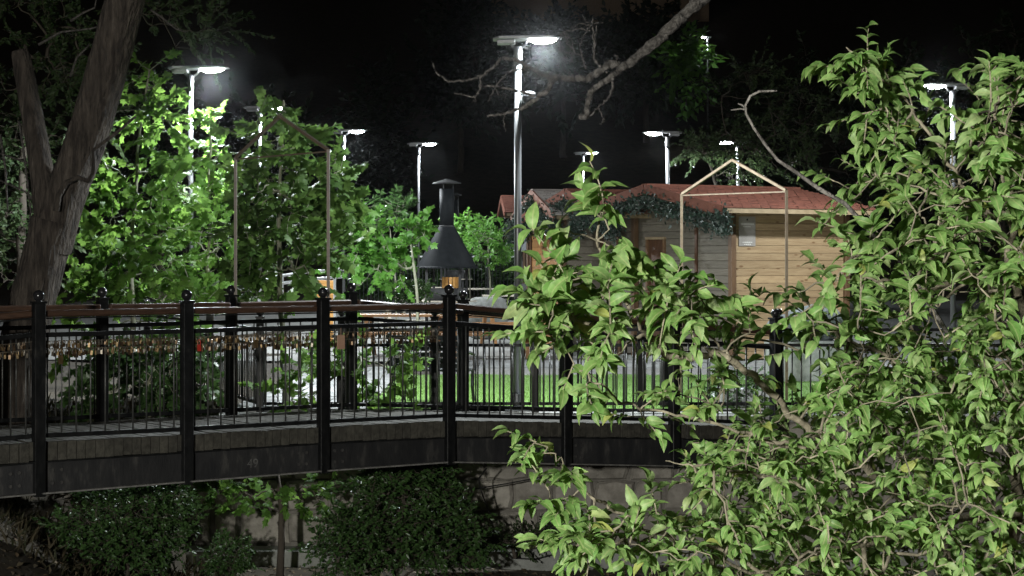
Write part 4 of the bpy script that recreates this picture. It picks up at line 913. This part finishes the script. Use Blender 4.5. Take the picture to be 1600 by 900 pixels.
for pts, a_, b_ in (([(975,103),(952,100),(935,112),(922,122),(900,123),(872,121),(858,125)], 8.5, 5.5), ([(968,110),(945,128),(925,142),(919,160),(917,182),(908,183)], 6.5, 5.5),
                  ([(866,122),(857,140),(838,155),(815,170),(790,178),(762,182)], 5.5, 2), ([(870,122),(845,115),(826,105),(808,94),(785,90),(772,104),(755,118),(730,126),(700,128),(684,116),(676,98)], 4.5, 1.2),
                  ([(752,120),(750,140),(742,152),(710,146)], 2.6, 1.2), ([(835,150),(812,142),(775,134),(752,134)], 2.8, 2), ([(820,108),(795,112),(780,128),(768,148),(762,158)], 2.2, 1),
                  ([(958,122),(956,140),(950,155),(936,166),(922,181)], 2.6, 1.6), ([(936,168),(942,182),(944,190),(937,193)], 1.8, .9), ([(938,104),(928,92),(928,70),(926,45),(926,28)], 2.4, 1.2),
                  ([(915,107),(909,86),(906,70),(918,45),(926,36),(942,36)], 2, .9), ([(910,86),(892,84),(876,78),(873,62),(880,50)], 1.8, .9), ([(922,48),(905,45),(880,50),(893,62),(898,85)], 1.6, .8), ([(926,40),(905,37),(892,44)], 1.3, .7), ([(926,36),(915,35),(910,24)], 1.2, .6),
                  ([(880,50),(888,70),(900,84)], 1.4, .8), ([(932,40),(930,60),(928,92)], 1.3, 1), ([(788,178),(787,190),(790,205)], 1.6, .9), ([(740,150),(745,156),(738,160)], 1.2, .7), ([(772,134),(780,150),(790,148),(788,158)], 1.3, .7), ([(866,111),(845,118),(836,124),(840,132),(845,135)], 1.2, .7),
                  ([(826,107),(836,106),(850,101)], 1.6, .8), ([(948,113),(940,110)], 2, 1.5), ([(964,98),(966,88),(960,86)], 1.5, 1)):
    q, r_ = br(pts, a_, b_, d-(.05 if b_ < 2 else 0)); part(db, 'branch', MB().tube(q, [k_*.8 for k_ in r_], 9 if a_ > 2 else 5, noise=.12).mesh('branch', M_GREYTWIG, True))

# ------------------------------------------------------------------ near tree at right
ft = thing('near_tree', 'leafy light green tree close by, filling the right side', 'tree', (1.35, 4.9, -.1), None)
limbs = [
 [(1560,1400,4.9), (1570,1150,4.8), (1580,980,4.7), (1586,820,4.6), (1588,640,4.5), (1592,520,4.4), (1588,440,4.35), (1575,340,4.3), (1566,273,4.3), (1553,180,4.25), (1557,100,4.2)],
 [(1580,980,4.7), (1480,860,4.5), (1400,770,4.3), (1310,700,4.15), (1249,657,4.1), (1183,596,4.05), (1140,561,4.0), (1120,535,4.0), (1087,500,3.95), (1050,470,3.9)],
 [(1570,1150,4.8), (1400,1010,4.4), (1250,920,4.2), (1130,860,4.05), (1030,830,4.0), (960,850,3.95), (880,838,3.9)],
 [(1250,920,4.2), (1060,850,4.0), (960,800,3.9), (929,781,3.85), (902,755,3.85), (869,721,3.8), (835,692,3.8)],
 [(1586,820,4.6), (1520,808,4.3), (1456,820,4.15), (1349,852,4.0), (1248,873,3.9)],
 [(1588,640,4.5), (1500,600,4.5), (1420,570,4.4), (1340,540,4.3), (1290,500,4.2), (1255,470,4.2)],
 [(1588,440,4.35), (1520,425,4.2), (1430,455,4.1), (1350,430,4.1), (1290,440,4.0)],
 [(1575,340,4.3), (1500,290,4.3), (1450,206,4.35), (1422,166,4.4), (1371,110,4.4), (1322,74,4.4)],
 [(1310,700,4.15), (1200,690,4.0), (1090,655,3.95), (1000,640,3.9), (940,600,3.85), (905,580,3.85)],
 [(1140,561,4.0), (1060,556,3.95), (1020,530,3.95), (960,520,3.9), (900,500,3.9), (850,470,3.9), (815,480,3.85)],
 [(1020,530,3.95), (985,490,3.9), (955,440,3.9), (938,390,3.9), (935,340,3.9), (945,300,3.9)],
 [(1575,340,4.3), (1520,330,4.3), (1450,300,4.3), (1400,270,4.3)],
 [(1400,770,4.3), (1250,760,4.0), (1120,730,3.9), (1040,720,3.9)],
]
sp = []; pr = []; ends = {}
for li, L_ in enumerate(limbs):
    for i in range(len(L_)):
        p = np.array(P(*L_[i]))
        if i == 0:
            if li == 0: sp.append(p); pr.append(-1); last = 0
            else: last = int(np.argmin(np.linalg.norm(np.array(sp)-p, axis=1)))
            continue
        a = sp[last]; n_ = 4
        for s_ in range(n_):
            sp.append(a+(p-a)*(s_+1)/n_+(rng.normal(size=3)*.006 if s_ < n_-1 else 0)); pr.append(last if s_ == 0 else len(sp)-2)
        last = len(sp)-1
# where the leaves are in the picture: (polygon, sprays, depth range)
def inpoly(x, y, poly):
    c = False; j = len(poly)-1
    for i in range(len(poly)):
        xi, yi = poly[i]; xj, yj = poly[j]
        if (yi > y) != (yj > y) and x < (xj-xi)*(y-yi)/(yj-yi)+xi: c = not c
        j = i
    return c
regs = [([(1640,80),(1545,110),(1500,190),(1490,260),(1400,300),(1385,350),(1300,420),(1250,450),(1245,500),(1300,540),(1640,560)], 205, (3.7,4.9)),
        ([(1640,540),(1330,540),(1290,610),(1220,660),(1120,690),(1075,760),(1050,840),(1050,960),(1640,980)], 820, (3.7,5.1)),
        ([(1260,540),(1140,480),(1080,440),(1000,450),(960,500),(990,560),(1040,620),(1100,660),(1200,640)], 30, (3.75,4.3)),
        ([(960,300),(920,310),(880,360),(860,440),(880,500),(980,500),(985,440),(960,380)], 20, (3.75,4.0)),
        ([(960,480),(870,450),(820,470),(800,500),(850,530),(950,570),(1000,540)], 22, (3.7,4.0)),
        ([(1010,420),(1110,430),(1130,470),(1060,520),(1000,480)], 15, (3.7,4.0)),
        ([(1040,780),(940,830),(890,835),(880,855),(1000,870),(1050,900)], 26, (3.7,4.1)),
        ([(880,690),(820,690),(815,710),(870,730),(900,760),(930,760)], 5, (3.75,3.9)),
        ([(870,740),(850,760),(850,790),(890,800),(910,770)], 3, (3.75,3.9)),
        ([(1320,70),(1310,110),(1340,150),(1350,190),(1400,215),(1450,215),(1420,150),(1370,100)], 30, (4.3,4.5)),
        ([(1310,250),(1290,290),(1310,330),(1370,330),(1390,270)], 7, (4.3,4.6)),
        ([(1380,200),(1375,230),(1400,260),(1480,260),(1500,200),(1450,190)], 9, (4.2,4.6)),
        ([(940,590),(900,560),(890,570),(920,620),(1000,680),(1060,650)], 7, (3.8,4.0))]
tg = []
for poly, cnt, (d0, d1) in regs:
    xs_ = [p[0] for p in poly]; ys_ = [p[1] for p in poly]; k = 0
    while k < cnt:
        x = random.uniform(min(xs_), max(xs_)); y = random.uniform(min(ys_), max(ys_))
        if inpoly(x, y, poly): tg.append(P(x, y, random.uniform(d0, d1))); k += 1
tg = np.array(tg)
ns = len(sp); nodes, par, idx = grow(sp, pr, tg); r_ = radii(par, .0015, .42, .06)
dirs = []
for j in range(len(tg)):
    i = idx[j]; dv = nodes[i]-nodes[par[i]]; dv = dv/(np.linalg.norm(dv)+1e-6); dirs.append(dv*.7+rng.normal(size=3)*.4+np.array((-.25,-.15,.2)))
tws, pos, fr, sz = sprays(tg, np.array(dirs), .085, 10, .0335, .4, .85, .95, (-.25,-.3,0))
sz = sz*np.where((pix(pos)[1] < 520), 1.2, 1.0)*np.where(pix(pos)[0] < 1010, 1.2, 1.0)
# shorter leafy shoots along the limbs
tb = wood_mesh('trunk', nodes[:ns], par[:ns], r_[:ns], M_TWIG, seg=8, wob=.03); part(ft, 'trunk', tb)
part(ft, 'branches', wood_mesh('branches', nodes, par, r_, M_TWIG, skip=set(range(ns)), seg=5, wob=.055), kind='stuff')
tb = MB()
for pts in tws: tb.tube(pts, [.0019,.0017,.0013,.0008], 4, cap=False)
part(ft, 'twigs', tb.mesh('twigs', M_TWIG), kind='stuff')
put_leaves(ft, OV, pos, fr, sz, L_FG, 300, True)
dd = 4.2
for pts, a_, b_ in (([(1480,520),(1430,440),(1390,395),(1372,378),(1345,345),(1320,318),(1280,295),(1245,270),(1215,250),(1195,225),(1178,200),(1166,178),(1165,165),(1172,150),(1186,143),(1214,142)], 4.2, 1.7), ([(1166,172),(1158,170),(1142,172)], 1.7, 1.0), ([(1165,170),(1160,164),(1153,162)], 1.6, 1)):
    q = [P(x,y,dd) for x, y in pts]; part(ft, 'dead_shoot', MB().tube(q, [(a_*(1-i/(len(q)-1))+b_*i/(len(q)-1))*dd/F*random.uniform(.9,1.1) for i in range(len(q))], 7).mesh('dead_shoot', M_GREYTWIG, True))

# ------------------------------------------------------------------ dark trees behind, fine leaved tree at left
d = 31
tree('acacia_tree', 'dark fine leaved tree behind the forked trunk at left', 'tree', tuple(P(30,620,d)),
     [el(40,60,d,110,90,1.2,2), el(130,150,d,60,90,1.0,1), el(20,230,d,60,90,1,1.2), el(30,380,d,60,70,1,1), el(300,30,d,90,50,1.2,.8)], 320, RH, L_ACACIA, .1, 34, .55, .1, M_DARKBARK, 'dark trees behind the park', fan=.8)
BG = [(-40,52,260,260,'dark tree at the far left edge behind the forked trunk'), (250,58,150,230,'dark tree behind the first street lamp'), (420,72,120,200,'dark tree behind the second street lamp'),
      (590,80,60,250,'slim dark conifer like tree between the third and fourth lamps'), (720,92,110,340,'dark tree far behind the barbecue hood'), (880,95,130,330,'dark tree far behind the middle lamp head'),
      (1010,98,90,345,'dark tree far behind the lamp facing left'), (1180,62,120,250,'dark fine leaved tree behind the right portal gable'), (1290,56,130,260,'dark tree behind the right end of the red roof'),
      (1420,60,140,280,'dark tree behind the right lamp'), (1570,58,140,300,'dark tree at the far right edge'), (1080,110,60,120,'small tree lit by the hillside lamp')]
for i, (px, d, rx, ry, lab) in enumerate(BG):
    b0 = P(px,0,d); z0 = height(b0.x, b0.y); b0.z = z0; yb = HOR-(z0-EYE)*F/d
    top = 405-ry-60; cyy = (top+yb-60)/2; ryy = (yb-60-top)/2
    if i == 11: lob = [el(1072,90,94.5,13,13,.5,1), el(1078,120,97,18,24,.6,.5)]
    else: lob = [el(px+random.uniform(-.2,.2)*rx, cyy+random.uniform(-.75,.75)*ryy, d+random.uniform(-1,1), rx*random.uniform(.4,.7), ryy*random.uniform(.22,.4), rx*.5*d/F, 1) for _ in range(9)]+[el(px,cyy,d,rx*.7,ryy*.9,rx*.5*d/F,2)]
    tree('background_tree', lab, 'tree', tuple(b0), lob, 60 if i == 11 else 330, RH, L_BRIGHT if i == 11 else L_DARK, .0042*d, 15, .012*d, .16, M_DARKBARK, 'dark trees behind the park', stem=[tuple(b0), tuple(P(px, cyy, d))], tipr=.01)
# leafy branch lit by the lamp behind the right portal
d = 44.5
tree('acacia_tree', 'fine leaved tree whose lit branch tip hangs above the red cabin roof', 'tree', tuple(P(1215,560,d)),
     [el(1100,232,d,34,14,.4,1.2), el(1150,228,d,40,25,.5,1), el(1150,272,d,40,14,.5,.6), el(1220,240,d,60,50,.8,1.4), el(1250,180,d,80,60,1,1.2), el(1180,130,d,60,40,1,.8)], 230, RH, L_ACACIA, .11, 18, .5, .08, M_DARKBARK, 'dark trees behind the park')
# building on the hillside
bd = thing('apartment_building', 'dim brown building high on the hillside behind the trees', 'building', (3.5, 132, 12))
x0, x1, zb, zt = -1.5, 12.5, 11.5, 24
part(bd, 'wall', MB().box(((x0+x1)/2,136,(zb+zt)/2), (x1-x0,8,zt-zb)).mesh('wall', M_PLASTER))
for r_ in range(4):
    for c_ in range(5):
        cx, cz = x0+1.6+c_*2.7, zb+1.8+r_*2.9
        w_ = part(bd, 'window', MB().box((cx,131.98,cz), (1.3,.1,1.5)).mesh('window', M_PLASTER)); part(w_, 'pane', MB().box((cx,131.95,cz), (1.1,.1,1.3)).mesh('pane', M_GLASS))
part(bd, 'roof', MB().box(((x0+x1)/2,136,zt+.15), (x1-x0+.8,8.8,.3)).mesh('roof', M_FASCIA))

# ------------------------------------------------------------------ thin haze, added to put halos round the lamps
hz_ = bpy.data.materials.new('halo_haze'); hz_.use_nodes = True; hn = hz_.node_tree.nodes; hn.remove(hn['Principled BSDF'])
pv = hn.new('ShaderNodeVolumePrincipled'); pv.inputs['Color'].default_value = (.95,.97,1,1); pv.inputs['Density'].default_value = .00027; pv.inputs['Anisotropy'].default_value = .982
hz_.node_tree.links.new(pv.outputs[0], hn['Material Output'].inputs['Volume'])
hb = bpy.data.objects.new('haze', MB().box((0,75,22), (340,240,52)).mesh('haze', hz_)); hb['kind'] = 'stuff'; hb['label'] = 'thin haze added to make halos round the lamps'; hb['category'] = 'haze'
_link(hb, None, Matrix.Identity(4))
